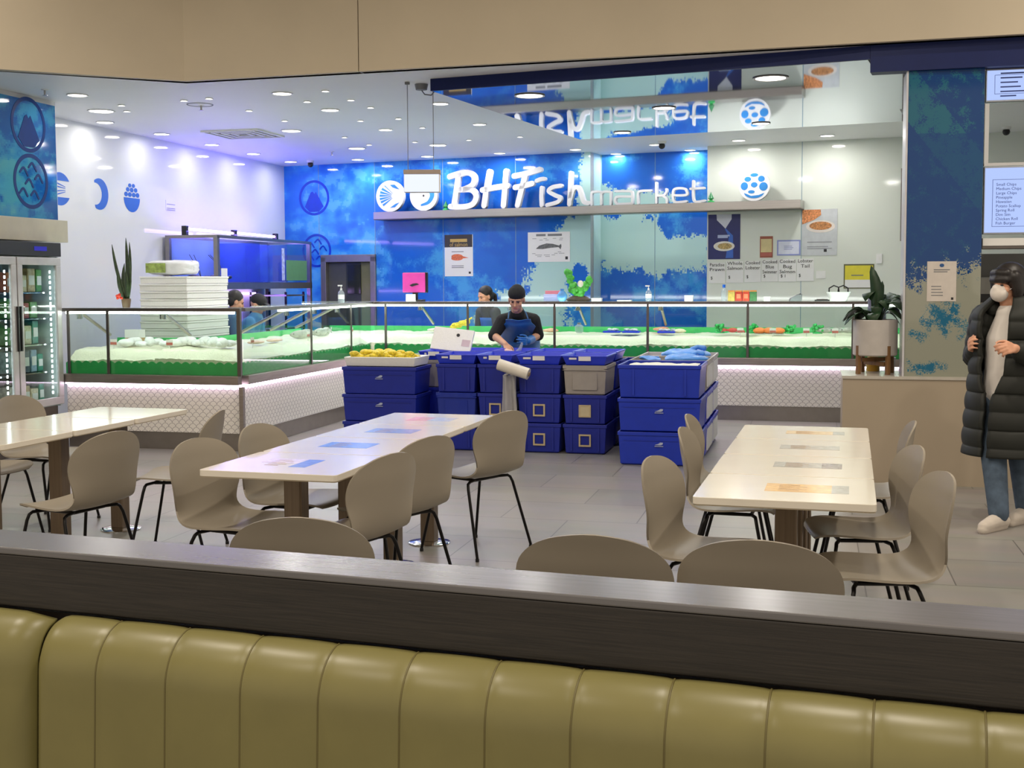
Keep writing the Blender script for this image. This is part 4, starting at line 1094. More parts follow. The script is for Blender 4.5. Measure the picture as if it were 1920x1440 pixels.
for px, py, lb in ((84, 168, 'ceiling sprinkler above the near left printed panel'), (377, 197, 'ceiling sprinkler over the front display counter'), (622, 284, 'ceiling sprinkler before the blue wall')):
    p = atz(px, py, C3); t = thing('ceiling_sprinkler', lb, 'sprinkler', (p.x, p.y, C3), 0, 'sprinklers in the ceiling')
    MB().lathe([(0, -.008), (.03, -.006), (.034, 0)], n=14).build('rose', M_white, t); MB().cyl((0, 0, -.05), (0, 0, -.006), .009).build('nozzle', M_steel, t); MB().lathe([(0, -.054), (.022, -.053), (.022, -.05), (0, -.05)], n=12).build('deflector', M_steel, t)
p = atz(375, 196, C3); t = thing('ceiling_speaker', 'flush ring of a round ceiling speaker near the bulkhead corner', 'speaker', (p.x, p.y, C3))
MB().lathe([(.115, 0), (.125, -.006), (.13, 0)], n=28, closed=True).build('ring', M_gink, t); MB().lathe([(0, -.002), (.114, -.002), (.114, 0)], n=28).build('grille', M_ceil, t)

# ---- lit box hanging on two wires
pc = atz(765, 156, C3); D0 = (pc - CAM).dot(fw)
a = atd(758, 338, D0); b_ = atd(826, 338, D0); zt = atd(790, 319, D0).z; zb = atd(790, 361, D0).z
wv = (b_ - a).length; ang = math.atan2(b_.y - a.y, b_.x - a.x); mid = (a + b_) / 2
t = thing('hanging_light_box', 'white lit box hanging on two wires before the crescent disc', 'light box', (mid.x, mid.y, zb), ang)
H_ = zt - zb
MB().box(-wv / 2, wv / 2, -.05, .05, .0, H_ * .80).build('box_body', M_white, t, bevel=.006)
MB().box(-wv / 2 - .003, wv / 2 + .003, -.056, .056, H_ * .80, H_).build('top_cover', mat('taupe_cover', (176, 160, 148), .4), t, bevel=.004)
MB().box(-wv / 2 + .004, wv / 2 - .012, -.054, -.0502, .004, H_ * .79).build('lit_face', emit_mat('box_face', (226, 232, 255), .95), t)
for x, s in ((-wv / 2 + .035, 0), (wv / 2 - .06, 1)):
    MB().cyl((x, 0, H_), (x, 0, C3 - zb), .0035, n=6).build('wire', M_gink, t)
    MB().lathe([(.022, 0), (.022, -.02), (0, -.022)], c=(x, 0, C3 - zb), n=12).build('wire_anchor', M_gink, t)
p = atz(790, 158, C3); t = thing('ceiling_junction_box', 'small grey junction box with looped cable beside soffit tip', 'junction box', (p.x, p.y, C3))
MB().lathe([(0, -.055), (.05, -.05), (.06, 0)], n=16).build('box', M_gink, t, smooth=40)
MB().tube([(.0, 0, -.05), (.03, 0, -.09), (.09, 0, -.10), (.14, .0, -.05), (.15, 0, -.002)], .006, 6).build('cable', M_gink, t, smooth=60)

# ---- notice on the pillar (its code square left out)
pl = aty(1738, 528, 9.509); q = aty(1793, 528, 9.509); zt = aty(1765, 490, 9.509).z; zb = aty(1765, 565, 9.509).z
t = thing('pillar_notice', 'white notice with a small blue badge taped to the printed pillar', 'notice', ((pl.x + q.x) / 2, 9.508, (zt + zb) / 2))
a, b = (q.x - pl.x) / 2, (zt - zb) / 2
MB().box(-a, a, -.002, 0, -b, b).build('sheet', mat('notice_paper', (206, 198, 190), .6), t)
flat('badge', t, circ(0, b * .8, a * .16, a * .13, 14), mat('badge_blue', (40, 84, 140), .4), -.0032)
lines(t, -a * .55, a * .55, (b * .58, b * .48), .007, M_gink, -.0032); lines(t, -a * .7, a * .1, (-b * .25, -b * .4, -b * .55, -b * .7), .006, M_gink, -.0032)
flat('corner_mark', t, rect(a * .66, a * .82, -b * .92, -b * .80), M_ink, -.0032)

# ---- menu screens over the kitchen opening
M_scr = emit_mat('menu_screen_glow', (176, 196, 250), .88); M_scrd = mat('screen_ink', (40, 60, 130), .5); M_bez = mat('screen_bezel', (160, 165, 175), .3, .5)
def screen(label, z0, z1, rows, x0=1.235, x1=2.25, top=None):
    t = thing('menu_screen', label, 'screen', (x0, 9.56, z0), 0, 'menu screens over the kitchen')
    MB().box(0, x1 - x0, 0, .05, 0, z1 - z0).build('bezel', M_bez, t, bevel=.003)
    MB().box(.008, x1 - x0 - .008, -.002, -.0005, .012, z1 - z0 - .012).build('display', M_scr, t)
    f = MB(); W_ = x1 - x0; H_ = z1 - z0
    for q in ((.06, W_ - .06, .055, .058), (.06, W_ - .06, H_ * .80, H_ * .80 + .003), (.06, .063, .055, H_ * .8), (W_ - .063, W_ - .06, .055, H_ * .8)): f.box(q[0], q[1], -.0035, -.0022, q[2], q[3])
    f.build('display_border', M_scrd, t)
    n = len(rows); dz = (H_ * .8 - .115) / max(1, n - 1)
    for i, s in enumerate(rows):
        text('menu_line', s, .030, M_scrd, t, (.085, -.003, H_ * .8 - .035 - dz * i), align='LEFT')
        if n > 7: text('menu_price', '....... $', .030, M_scrd, t, (.32, -.003, H_ * .8 - .035 - dz * i), align='LEFT')
    return t
screen('lower blue lit menu screen listing small chips to fish burger', 1.885, 2.385, ['Small Chips', 'Medium Chips', 'Large Chips', 'Pineapple', 'Hawaiian', 'Potato Scallop', 'Spring Roll', 'Dim Sim', 'Chicken Roll', 'Fish Burger'])
t = screen('upper blue lit menu screen tucked under the navy beam', 2.858, 3.098, [])
b = MB()
for i, (x, w) in enumerate(((.10, .16), (.10, .15), (.10, .12), (.10, .14), (.10, .20), (.10, .11))): b.box(x, x + w, -.0035, -.0022, .20 - .033 * i, .21 - .033 * i)
b.build('menu_lines', M_scrd, t)
t = thing('screen_rail', 'polished steel rail along the top of the lower menu screen', 'rail', (1.235, 9.57, 2.39)); MB().box(0, 1.6, 0, .04, 0, .022).build('rail', M_chrome, t)
MB().box(0, .03, .01, .03, .022, .46).build('hanger', M_chrome, t)
t = thing('kitchen_shelf', 'white shelf lip under the lower menu screen', 'shelf', (1.235, 9.56, 1.80)); MB().box(0, 1.6, 0, .3, .0, .055).build('lip', M_white, t); MB().box(0, 1.6, .02, .3, -.02, -.001).build('under_rail', M_dsteel, t)
# kitchen behind the woman
MB_ = MB().box(1.25, 4.0, 11.6, 11.7, 0, 1.78)
struct('wall_kitchen', MB_, mat('dark_kitchen_steel', (92, 92, 90), .4, .5, noise_amt=.15, scale=2))
for x, z, w, h, c, lb in ((1.55, 1.42, .22, .30, (150, 148, 140), 'pale grey dispenser on the kitchen wall behind the woman'), (2.0, 1.45, .10, .22, (190, 190, 186), 'white towel holder on the kitchen wall'), (1.34, 1.50, .08, .14, (40, 40, 42), 'small black box on the kitchen wall beside the pillar')):
    t = thing('wall_dispenser', lb, 'dispenser', (x, 11.6, z), 0, 'fittings on kitchen wall'); MB().box(-w / 2, w / 2, -.12, 0, -h / 2, h / 2).build('case', mat('case_%d' % c[0], c, .4), t, bevel=.02)
    MB().box(-w / 3, w / 3, -.125, -.1205, -h / 4, 0).build('window', M_black, t)
# ================================================================== GOODS, PLANTS, EQUIPMENT
def col(name, c, rough=.45, **k): return mat(name, c, rough, **k)
# ---- upright two-door fridge at the near left
FX = -6.87
t = thing('display_fridge', 'tall grey two-door glass fridge with dark top strip, at the left edge', 'fridge', (FX, 8.25, 0), PI / 2)
# local x runs along the wall (+Y), local -y faces +X
M_fr = col('fridge_grey', (192, 190, 190), .35, metal=.3); M_frin = col('fridge_lining', (196, 208, 206), .4)
Lf = 9.95 - 8.25
MB().box(0, Lf, .05, .62, 0, .40).build('base_cabinet', M_dsteel, t)
MB().box(0, .03, .0, .62, .40, 1.80).box(Lf - .03, Lf, .0, .62, .40, 1.80).box(.03, Lf - .03, .59, .62, .40, 1.80).box(.03, Lf - .03, .05, .59, .40, .43).box(.03, Lf - .03, .05, .59, 1.77, 1.80).build('cabinet', M_frin, t)
MB().box(0, Lf, -.03, .62, 1.802, 1.93).build('top_strip', M_black, t, bevel=.004)
MB().box(Lf - .40, Lf - .22, -.034, -.0302, 1.85, 1.89).build('control_display', emit_mat('fridge_display', (70, 70, 190), .6), t)
for k, (a, b) in enumerate(((.02, Lf - .66), (Lf - .645, Lf - .01))):
    d = MB()
    for q in ((a, b, .42, .49), (a, b, 1.72, 1.79)): d.box(q[0], q[1], -.03, 0, q[2], q[3])
    d.box(a, a + .07, -.03, 0, .49, 1.72).box(b - .07, b, -.03, 0, .49, 1.72)
    dr = d.build('door', M_fr, t, bevel=.004)
    MB().box(a + .07, b - .07, -.018, -.012, .49, 1.72).build('door_glass', M_glass, dr)
    MB().box((b - .02) if k == 0 else a + .005, (b - .002) if k == 0 else a + .022, -.05, -.031, .95, 1.35).build('door_handle', M_black, dr)
    lt = MB()
    for q in range(24): lt.box(b - .100, b - .090, .02, .03, .52 + .049 * q, .545 + .049 * q)
    lt.build('light_tube', emit_mat('fridge_tube', (236, 244, 255), 12.), t)
for z in (.72, .98, 1.22, 1.46): MB().box(.04, Lf - .04, .06, .56, z, z + .012).build('wire_shelf', M_chrome, t)
rr = random.Random(11)
pal = [(60, 140, 120), (180, 196, 200), (200, 120, 60), (90, 150, 80), (210, 200, 170), (60, 70, 90), (160, 60, 60), (206, 206, 196), (120, 150, 180), (190, 170, 130)]
lvname = ('bottom', 'second', 'middle', 'fourth', 'top')
for li, z in enumerate((.432, .734, .994, 1.234, 1.474)):
    x = Lf - .60; n = 0
    while x < Lf - .16 and n < 6:
        w = .07 + .05 * rr.random(); h = .14 + .08 * rr.random(); c = pal[rr.randrange(10)]
        t2 = thing('food_pack', '%s pack on the %s shelf of the glass fridge, right-hand door' % (ORD[n], lvname[li]), 'food pack', (FX - .12, 8.25 + x + w / 2, z), PI / 2, 'packs in the glass fridge')
        MB().box(-w / 2, w / 2, 0, .14, 0, h).build('pack', col('pack_%d_%d_%d' % c, c, .35, noise_amt=.35, scale=30), t2, bevel=.008)
        MB().box(-w * .36, w * .36, -.003, -.0006, h * .3, h * .7).build('pack_label', M_paper, t2)
        x += w + .012; n += 1
    x = Lf - 1.0; n = 0
    while x < Lf - .82 and n < 3:
        w = .07 + .05 * rr.random(); h = .12 + .07 * rr.random(); c = pal[rr.randrange(10)]
        t2 = thing('food_pack', '%s pack on the %s shelf of the glass fridge, left-hand door' % (ORD[n], lvname[li]), 'food pack', (FX - .12, 8.25 + x + w / 2, z), PI / 2, 'packs in the glass fridge')
        MB().box(-w / 2, w / 2, 0, .14, 0, h).build('pack', col('pack_%d_%d_%d' % c, c, .35, noise_amt=.35, scale=30), t2, bevel=.008)
        MB().box(-w * .36, w * .36, -.003, -.0006, h * .3, h * .7).build('pack_label', M_paper, t2)
        x += w + .012; n += 1

# ---- live seafood tank along the left wall with its violet tube
TX0, TX1, TY0, TY1, TZ0, TZ1 = -7.70, -7.0, 13.33, 16.15, 1.56, 2.10
t = thing('seafood_tank', 'long glass live seafood tank in a steel frame, glowing violet', 'aquarium', (TX0, TY0, 0))
w, l = TX1 - TX0, TY1 - TY0
M_tf = col('tank_steel', (150, 146, 144), .3, metal=.9)
for x, y in ((.02, .02), (w - .03, .02), (.02, l - .03), (w - .03, l - .03)): MB().box(x - .025, x + .03, y - .025, y + .03, 0, TZ1 + .01).build('frame_post', M_tf, t)
f = MB()
for z0, z1 in ((TZ0 - .09, TZ0 - .01), (TZ1 + .0, TZ1 + .035)): f.box(0, w, -.01, .035, z0, z1).box(0, w, l - .035, l + .01, z0, z1).box(-.005, .04, .035, l - .035, z0, z1).box(w - .04, w + .005, .035, l - .035, z0, z1)
f.build('frame_rail', M_tf, t)
MB().box(.03, w - .03, .04, l - .04, TZ0 - .03, TZ0 - .004).build('tank_floor', col('tank_floor', (40, 60, 160), .4), t)
MB().box(.03, .04, .04, l - .04, TZ0, TZ1).build('tank_back', col('tank_back', (112, 140, 190), .4, noise_amt=.12, scale=2), t)
MB().box(.045, w - .03, 1.20, 1.21, TZ0, TZ1 - .03).box(.045, w - .03, 2.05, 2.06, TZ0, TZ1 - .03).build('divider', glass('blue_divider', (170, 190, 240), 1.3, .25, (120, 140, 220)), t)
for q in ((.04, w - .04, .024, .03), (.04, w - .04, l - .03, l - .024)): MB().box(q[0], q[1], q[2], q[3], TZ0, TZ1 - .01).build('tank_glass', M_glass, t)
MB().box(w - .03, w - .024, .04, l - .04, TZ0, TZ1 - .01).build('tank_glass', M_glass, t)
MB().box(w - .022, w - .0215, 2.0, 2.7, TZ0 + .02, TZ0 + .30).build('painted_green_reflection', col('tank_reflection_paint', (90, 140, 100), .3), t)  # green reflection on the tank glass, painted as a thin sheet
MB().box(w - .0205, w - .020, 1.86, 1.95, TZ0 + .02, TZ1 - .08).build('care_sheet', col('care_sheet', (170, 180, 220), .5, noise_amt=.4, scale=25), t)
MB().box(w - .023, w - .0215, .12, .28, TZ0 + .03, TZ0 + .17).build('price_label', M_paper, t)
rk = random.Random(5)
for i, (x, y, lb) in enumerate(((.26, .20, 'dark lobster resting at near end of the violet tank'), (.45, .42, 'dark lobster with raised feelers in the violet tank, right one'))):
    o = thing('live_lobster', lb, 'lobster', (TX0 + x, TY0 + y, TZ0 + .001), .2 + .4 * i, 'lobsters in the tank')
    M_lob = col('dark_lobster', (34, 26, 40), .4)
    MB().ell((0, 0, .05), (.10, .045, .045)).ell((-.10, 0, .04), (.06, .035, .03)).build('body', M_lob, o, smooth=60)
    for s in (-1, 1):
        MB().caps([(.08, s * .03, .05), (.13, s * .07, .05), (.17, s * .05, .06)], [.012, .02, .022], 8).build('claw', M_lob, o, smooth=60)
        MB().tube([(.09, s * .01, .07), (.05, s * .05, .2), (-.02 - .06 * i, s * .09, .34)], .004, 5).build('feeler', M_lob, o)
        for k in range(3): MB().tube([(.04 - .05 * k, s * .03, .04), (.04 - .05 * k, s * .09, .05), (.03 - .05 * k, s * .11, .003)], .006, 5).build('leg', M_lob, o)
t = thing('violet_tube_light', 'violet tube lamp in two lengths above the seafood tank', 'lamp', (-7.45, TY0, 0))
E_vio = emit_mat('violet_tube', (206, 170, 255), 9.)
for a, b in ((.06, 1.28), (1.36, 2.55)): MB().cyl((0, a, 2.215), (0, b, 2.205), .016, n=12).build('tube', E_vio, t, smooth=40)
for y in (.03, 1.32, 2.59): MB().box(-.03, .03, y - .03, y + .03, 2.136, 2.25).build('holder', M_black, t)
area('violet_lamp', (-7.42, TY0 + 1.3, 2.19), 2.5, VIO, (132, 112, 255), rot=(0, R(0), PI / 2), sy=.05)
area('violet_lamp_up', (-7.42, TY0 + 1.3, 2.24), 2.5, VIO * .8, (104, 84, 255), rot=(PI, 0, PI / 2), sy=.05)
area('violet_lamp_low', (-7.30, TY0 + 1.4, 1.44), 2.4, VIO * .75, (110, 60, 255), rot=(0, 0, PI / 2), sy=.05)
t = thing('violet_tube_light', 'low violet tube glowing beneath the seafood tank', 'lamp', (-7.69, TY0 + .2, 1.40))
MB().cyl((0, 0, 0), (0, 2.2, 0), .014, n=10).build('tube', E_vio, t, smooth=40); MB().box(-.02, .02, -.03, -.0005, -.03, .03).build('holder', M_black, t); MB().box(-.02, .02, 2.2005, 2.23, -.03, .03).build('holder', M_black, t)
# rack below the tank's far end
t = thing('wire_rack', 'dark rack with pale shelves under the far end of the tank', 'rack', (-7.65, 15.45, 0))
for x, y in ((.02, .02), (.55, .02), (.02, .62), (.55, .62)): MB().box(x - .012, x + .012, y - .012, y + .012, 0, 1.42).build('upright', M_blackm, t)
for z in (.9, 1.2, 1.36): MB().box(.005, .565, .005, .64, z, z + .02).build('rack_shelf', M_steel, t)

# ---- bench with stacked white boxes behind the near counter
bx = atz(262, 640, .86); BY = 11.25
p0 = aty(264, 600, BY); p1 = aty(352, 600, BY)
t = thing('work_bench', 'dark bench carrying the stack of white foam boxes', 'bench', (p0.x - .05, BY - .05, 0))
bw_ = p1.x - p0.x + .2
MB().box(0, bw_, 0, 1.0, .88, .92).build('bench_top', M_dsteel, t)
for x, y in ((.04, .04), (bw_ - .04, .04), (.04, .96), (bw_ - .04, .96)): MB().box(x - .02, x + .02, y - .02, y + .02, 0, .88).build('leg', M_dsteel, t)
zt = aty(300, 518, BY).z
nb = 9; hb = (zt - .92) / nb
def foam(x0, x1, y0, y1, h):
    o = thing('foam_box', '', 'box')
    MB().box(x0, x1, y0, y1, 0, h * .70).build('box_body', M_poly, o, bevel=.006)
    MB().box(x0 - .006, x1 + .006, y0 - .006, y1 + .006, h * .705, h - .003).build('box_lid', M_poly, o, bevel=.006)
    return o
wA = p1.x - p0.x
fa = None
for i in range(nb):
    if fa is None: o = fa = foam(-wA / 2, wA / 2, 0, .9, hb)
    else: o = copy_tree(fa)
    o.location = (p0.x + wA / 2 + .004 * math.sin(i * 2.3), BY + .008 * math.sin(i * 1.7), .921 + hb * i); o.rotation_euler.z = .012 * math.sin(i * 3.1)
    tag(o, 'white foam box in the tall stack behind the counter, %s from the bottom' % ORD[i], 'box', 'white foam boxes stacked on the bench')
o = thing('wrapped_bundle', 'white plastic-wrapped bundle with a green print, on top of the foam boxes', 'bundle', (p0.x + wA / 2 - .02, BY + .25, zt + .002))
b = MB()
def wrap_(s, q):
    a = 2 * PI * s; k = max(0, 1 - abs(2 * q - 1) ** 5) ** .2; e = lambda v: math.copysign(abs(v) ** .45, v)
    return (wA * .44 * e(math.cos(a)) * k + .01 * noise.noise(Vector((s * 9, q * 7, 2))), .19 * e(math.sin(a)) * k, .012 + .155 * q + .012 * noise.noise(Vector((s * 7, q * 5, 4))))
b.grid(wrap_, 48, 16)
b.build('wrapping', col('white_film', (226, 228, 230), .3, noise_amt=.06, scale=14, bump=.4), o, smooth=70)
b = MB().grid(lambda s, q: (-wA * .38 + wA * .42 * s, -.208, .035 + .10 * q), 6, 4); lab = b.build('green_print', col('green_label_print', (150, 170, 90), .4, noise_amt=.4, scale=25), o)
lab.modifiers.new('t', 'SOLIDIFY').thickness = .004

# ---- plants
def blade(mb, base, tip, w, bend=(0, 0, 0), n=7, th=.0):
    base, tip = Vector(base), Vector(tip); d = tip - base; side = d.cross(Vector((.3, 1, .1))).normalized()
    L, Q = [], []
    for i in range(n + 1):
        q = i / n; c = base.lerp(tip, q) + Vector(bend) * math.sin(PI * q) ; h = w * (math.sin(PI * min(1, q * .85 + .12)) ** .7) * (1 if q < 1 else .02)
        L.append(mb.v(c + side * h)); Q.append(mb.v(c - side * h + Vector((0, .004, 0))))
    for i in range(n): mb.f([L[i], L[i + 1], Q[i + 1], Q[i]])
p = aty(237, 577, 10.2)
t = thing('snake_plant', 'tall snake plant in a small brown pot on the near counter shelf', 'plant', (p.x, 10.2, RZ + .001))
MB().lathe([(.035, 0), (.045, .07), (.043, .085), (.035, .08)], n=16).build('pot', col('brown_pot', (96, 74, 54), .5), t, smooth=40)
b = MB()
for base, tip, w in (((0, 0, .07), (-.14, .0, .60), .020), ((0, 0, .07), (.01, 0, .66), .022), ((.02, 0, .07), (.035, .02, .62), .020), ((.02, 0, .07), (.05, -.02, .48), .026), ((-.01, 0, .07), (-.03, .03, .42), .024), ((0, 0, .07), (.02, -.03, .36), .022), ((-.02, 0, .07), (-.07, -.02, .36), .02)):
    blade(b, base, tip, w, (-.02 if tip[0] < 0 else .012, 0, 0))
lv_ = b.build('leaves', col('snake_leaf', (58, 76, 50), .4, noise_amt=.35, scale=30), t, smooth=60); lv_.modifiers.new('t', 'SOLIDIFY').thickness = .004
b = MB()
for i in range(9): b.ell((-.045 + .03 * math.cos(i * 2.4) * (i / 9), -.05 + .02 * math.sin(i * 2.4), .105 + .018 * math.sin(i * 1.3)), .013, n=8, k=6)
b.build('red_flower', col('red_petals', (226, 70, 50), .5), t, smooth=60)
MB().tube([(0, 0, .075), (-.02, -.03, .095), (-.04, -.045, .10)], .004, 6).build('flower_stem', M_leaf, t)

p = aty(1640, 700, 9.74)
t = thing('potted_plant', 'leafy green plant in a white pot on wooden legs, on the low wall', 'plant', (p.x, 9.74, .823))
s1 = (aty(1682, 640, 9.74).x - aty(1598, 640, 9.74).x) / 2
MB().lathe([(s1 * .93, .14), (s1, .15), (s1, .415), (s1 * .95, .42), (s1 * .94, .36), (0, .36)], n=36).build('pot', col('white_ceramic', (188, 182, 176), .45), t, smooth=40)
MB().lathe([(0, .355), (s1 * .94, .365)], n=24).build('soil', col('soil', (50, 42, 34), .9), t)
M_tim = col('oak_wood', (122, 88, 50), .5, noise_amt=.2, scale=6, stretch=(8, 8, 1))
for k in range(4):
    a = R(35 + 90 * k); MB().box(-.014, .014, -.014, .014, 0, .22).build('leg', M_tim, t, loc=(math.cos(a) * (s1 + .002) * .92, math.sin(a) * (s1 + .002) * .92, 0), rz=a)
MB().box(-s1 * .75, s1 * .75, -.012, .012, .095, .125).build('cross_bar', M_tim, t, rz=R(35)); MB().box(-s1 * .75, s1 * .75, -.012, .012, .064, .094).build('cross_bar', M_tim, t, rz=R(125))
b = MB(); rl = random.Random(4)
blade(b, (0, 0, .40), (-.04, -.02, .84), .05, (.03, 0, 0), 9)
blade(b, (0.02, 0, .40), (.05, .02, .72), .045, (-.02, 0, 0), 9)
for i in range(20):
    a = i * 2.4; r = .12 + .11 * rl.random(); h = .46 + .22 * rl.random()
    base = Vector((.03 * math.cos(a), .03 * math.sin(a), .37)); mid_ = Vector((r * .6 * math.cos(a), r * .6 * math.sin(a), h + .10)); tip = Vector((r * 1.25 * math.cos(a), r * .9 * math.sin(a), h - .10))
    side = Vector((-math.sin(a), math.cos(a), .2)).normalized(); L_, Q_ = [], []
    for k in range(10):
        q = k / 9; c = base * (1 - q) ** 2 + mid_ * 2 * q * (1 - q) + tip * q * q; w_ = .003 if q < .35 else .052 * math.sin(PI * (q - .35) / .65) ** .8 + .002
        L_.append(b.v(c + side * w_)); Q_.append(b.v(c - side * w_))
    for k in range(9): b.f([L_[k], L_[k + 1], Q_[k + 1], Q_[k]])
lv_ = b.build('leaves', col('dark_green_leaf', (34, 62, 36), .35, noise_amt=.25, scale=20), t, smooth=60); lv_.modifiers.new('t', 'SOLIDIFY').thickness = .003
p = aty(1640, 540, 9.95); t = thing('acrylic_sign', 'pale lavender card in a clear stand behind the potted plant', 'sign', (p.x + .02, 9.96, .823)); MB().box(-.075, .075, -.006, .006, .0, .50).build('card_stand', M_glass, t); MB().box(-.07, .07, .007, .009, .34, .60).build('card', col('lavender_card', (176, 182, 224), .5), t)
p = aty(1638, 690, 9.99); t = thing('yellow_jar', 'yellow jar standing behind the legs of the white planter', 'jar', (p.x - .005, 9.99, .823)); MB().lathe([(.05, 0), (.052, .01), (.052, .10), (.045, .11)], n=20).build('jar_body', col('amber_yellow', (196, 150, 40), .4), t, smooth=40); MB().lathe([(.04, .1105), (.042, .125), (0, .126)], n=18).build('jar_lid', col('amber_lid', (206, 170, 70), .4), t, smooth=40)
p = aty(1668, 690, 9.99); t = thing('paper_cup', 'white paper cup standing behind the legs of the white planter', 'cup', (p.x, 9.99, .823)); MB().lathe([(.035, 0), (.048, .11), (.045, .11), (.033, .004)], n=20).build('cup', M_paper, t, smooth=40)

# ---- things on the counter shelves
def on_shelf(px, y=13.62): return aty(px, 560, y).x
def bottle(label, x, y, z, r, h, body, cap, grp='bottles on the counter shelves', name='pump_bottle'):
    t = thing(name, label, 'bottle', (x, y, z + .001), 0, grp)
    MB().lathe([(r * .9, 0), (r, .01), (r, h * .55), (r * .55, h * .68), (r * .3, h * .70)], n=18).build('bottle', body, t, smooth=40)
    MB().lathe([(r * .34, h * .702), (r * .34, h * .80), (r * .12, h * .81), (r * .12, h * .92)], n=12).build('collar', cap, t, smooth=40)
    MB().box(-r * 1.1, r * .35, -r * .25, r * .25, h * .922, h).build('pump_head', cap, t, bevel=.003)
    MB().cyl((0, 0, h * .2), (0, 0, h * .45), r * 1.02, n=18).build('label_band', M_paper, t, smooth=40)
M_clearb = glass('clear_bottle', (235, 240, 245), 1.35, .25, (220, 225, 230))
p = on(640, 570, (-5.2, 0, 0), (1, 0, 0)); bottle('clear hand sanitiser pump bottle on the side counter, before the doorway', -5.2, p.y, RZ, .036, .20, M_clearb, M_white)
bottle('hand sanitiser pump bottle on the rear counter near the recessed print', on_shelf(1216), 13.62, RZ, .034, .18, M_clearb, M_white)
t = thing('blue_cap_bottle', 'water bottle with blue cap beside the red tins on the rear counter', 'bottle', (on_shelf(1357), 13.65, RZ + .001)); MB().lathe([(.028, 0), (.03, .01), (.03, .11), (.014, .14), (.014, .15)], n=16).build('bottle', M_clearb, t, smooth=40); MB().lathe([(.017, .1505), (.017, .185), (0, .186)], n=14).build('cap', M_blue, t, smooth=40)
# pink faced scale
x = on_shelf(779, 13.70)
t = thing('price_scale', 'counter scale with bright pink screen back on the rear counter', 'scale', (x, 13.68, RZ + .001))
MB().box(-.10, .10, -.06, .10, 0, .02).build('foot', M_black, t, bevel=.005); MB().box(-.03, .03, .0, .03, .02, .10).build('stem', M_black, t); 
MB().box(-.155, .155, .0, .05, .10, .345).build('screen_housing', M_black, t, bevel=.01)
MB().box(-.15, .135, -.02, -.0005, .105, .34).build('pink_screen', col('pink_plastic', (222, 70, 170), .4), t, bevel=.012); MB().prism([(-.06, .19), (-.02, .21), (.03, .215), (.06, .20), (.02, .19), (-.03, .175)], -.023, -.0203).build('dark_logo', M_ink, t)
t = thing('card_stand', 'white card standing under the pink scale screen', 'card', (x - .02, 13.58, RZ + .001)); MB().box(-.06, .06, 0, .004, 0, .085).build('card', M_paper, t); MB().box(-.06, .06, .0045, .03, 0, .004).build('card_foot', M_paper, t)
# leafy ornament on its dark stand
x = on_shelf(1085, 13.72)
t = thing('leafy_ornament', 'green leafy cabbage ornament on a dark carved stand, rear counter', 'ornament', (x, 13.72, RZ + .001))
MB().lathe([(.13, 0), (.15, .02), (.10, .05), (.05, .07), (.0, .07)], n=18, sy=.5).build('carved_stand', col('dark_carved_wood', (60, 44, 34), .5, noise_amt=.5, scale=30), t, smooth=40)
b = MB(); ro = random.Random(9)
for s, top in ((-1, .36), (1, .28)):
    for i in range(16):
        q = i / 15; c = Vector((s * (.015 + .12 * q) + .02 * ro.uniform(-1, 1), ro.uniform(-.03, .03), .08 + (top - .10) * q + .015 * ro.uniform(-1, 1)))
        b.ell(c, (.032 + .012 * ro.random(), .028, .034 + .012 * ro.random()), n=9, k=6)
for i in range(12): b.ell((ro.uniform(-.10, .10), ro.uniform(-.03, .03), .10 + .06 * ro.random()), (.035, .028, .03), n=9, k=6)
b.build('leaves', col('bright_green_leaf', (70, 166, 60), .35, noise_amt=.35, scale=30), t, smooth=50)
MB().ell((.03, -.045, .20), (.035, .03, .04), n=12).build('pale_heart', col('pale_heart', (222, 214, 200), .4), t, smooth=60)
t = thing('blue_vase', 'small round blue vase at the foot of the leafy ornament', 'vase', (on_shelf(1056, 13.66), 13.60, RZ + .001)); MB().lathe([(.03, 0), (.055, .03), (.06, .07), (.035, .11), (.02, .12), (.022, .135)], n=18).build('vase_body', col('light_blue_glaze', (90, 150, 210), .25), t, smooth=50); MB().lathe([(.024, .1355), (.024, .142), (.0, .142)], n=14).build('vase_rim', M_blue, t)
x = on_shelf(1036, 13.72)
for i, (c, w_, lb) in enumerate((((150, 160, 206), .20, 'lowest lavender box of the small pile beside the leafy ornament'), ((168, 168, 214), .20, 'middle lavender box of the small pile beside the leafy ornament'), ((196, 110, 130), .17, 'top pink-edged box of the small pile beside the leafy ornament'))):
    t = thing('small_box', lb, 'box', (x, 13.74, RZ + .001 + .041 * i), .05 * i, 'small boxes on the rear counter'); MB().box(-w_ / 2, w_ / 2, -.05, .05, 0, .03).build('box_body', col('box_%d' % c[0], c, .5), t, bevel=.003); MB().box(-w_ / 2 - .002, w_ / 2 + .002, -.052, .052, .0305, .0395).build('box_lid', col('boxlid_%d' % c[0], tuple(min(255, v + 20) for v in c), .5), t)
for px, w_, h_, lb in ((1118, .11, .035, 'flat white box on the rear counter right of the leafy ornament'), (1170, .16, .012, 'thin white tray on the rear counter, middle'), (1291, .09, .065, 'white card box on the rear counter before the blue print'), (1438, .07, .05, 'small white box right of the red tins')):
    t = thing('white_box', lb, 'box', (on_shelf(px), 13.66, RZ + .001), 0, 'white boxes on the rear counter'); MB().box(-w_ / 2, w_ / 2, -.05, .05, 0, h_ * .8).build('box_body', M_paper, t, bevel=.002); MB().box(-w_ / 2 - .002, w_ / 2 + .002, -.052, .052, h_ * .805, h_).build('box_lid', M_poly, t)
x = on_shelf(1392, 13.66)
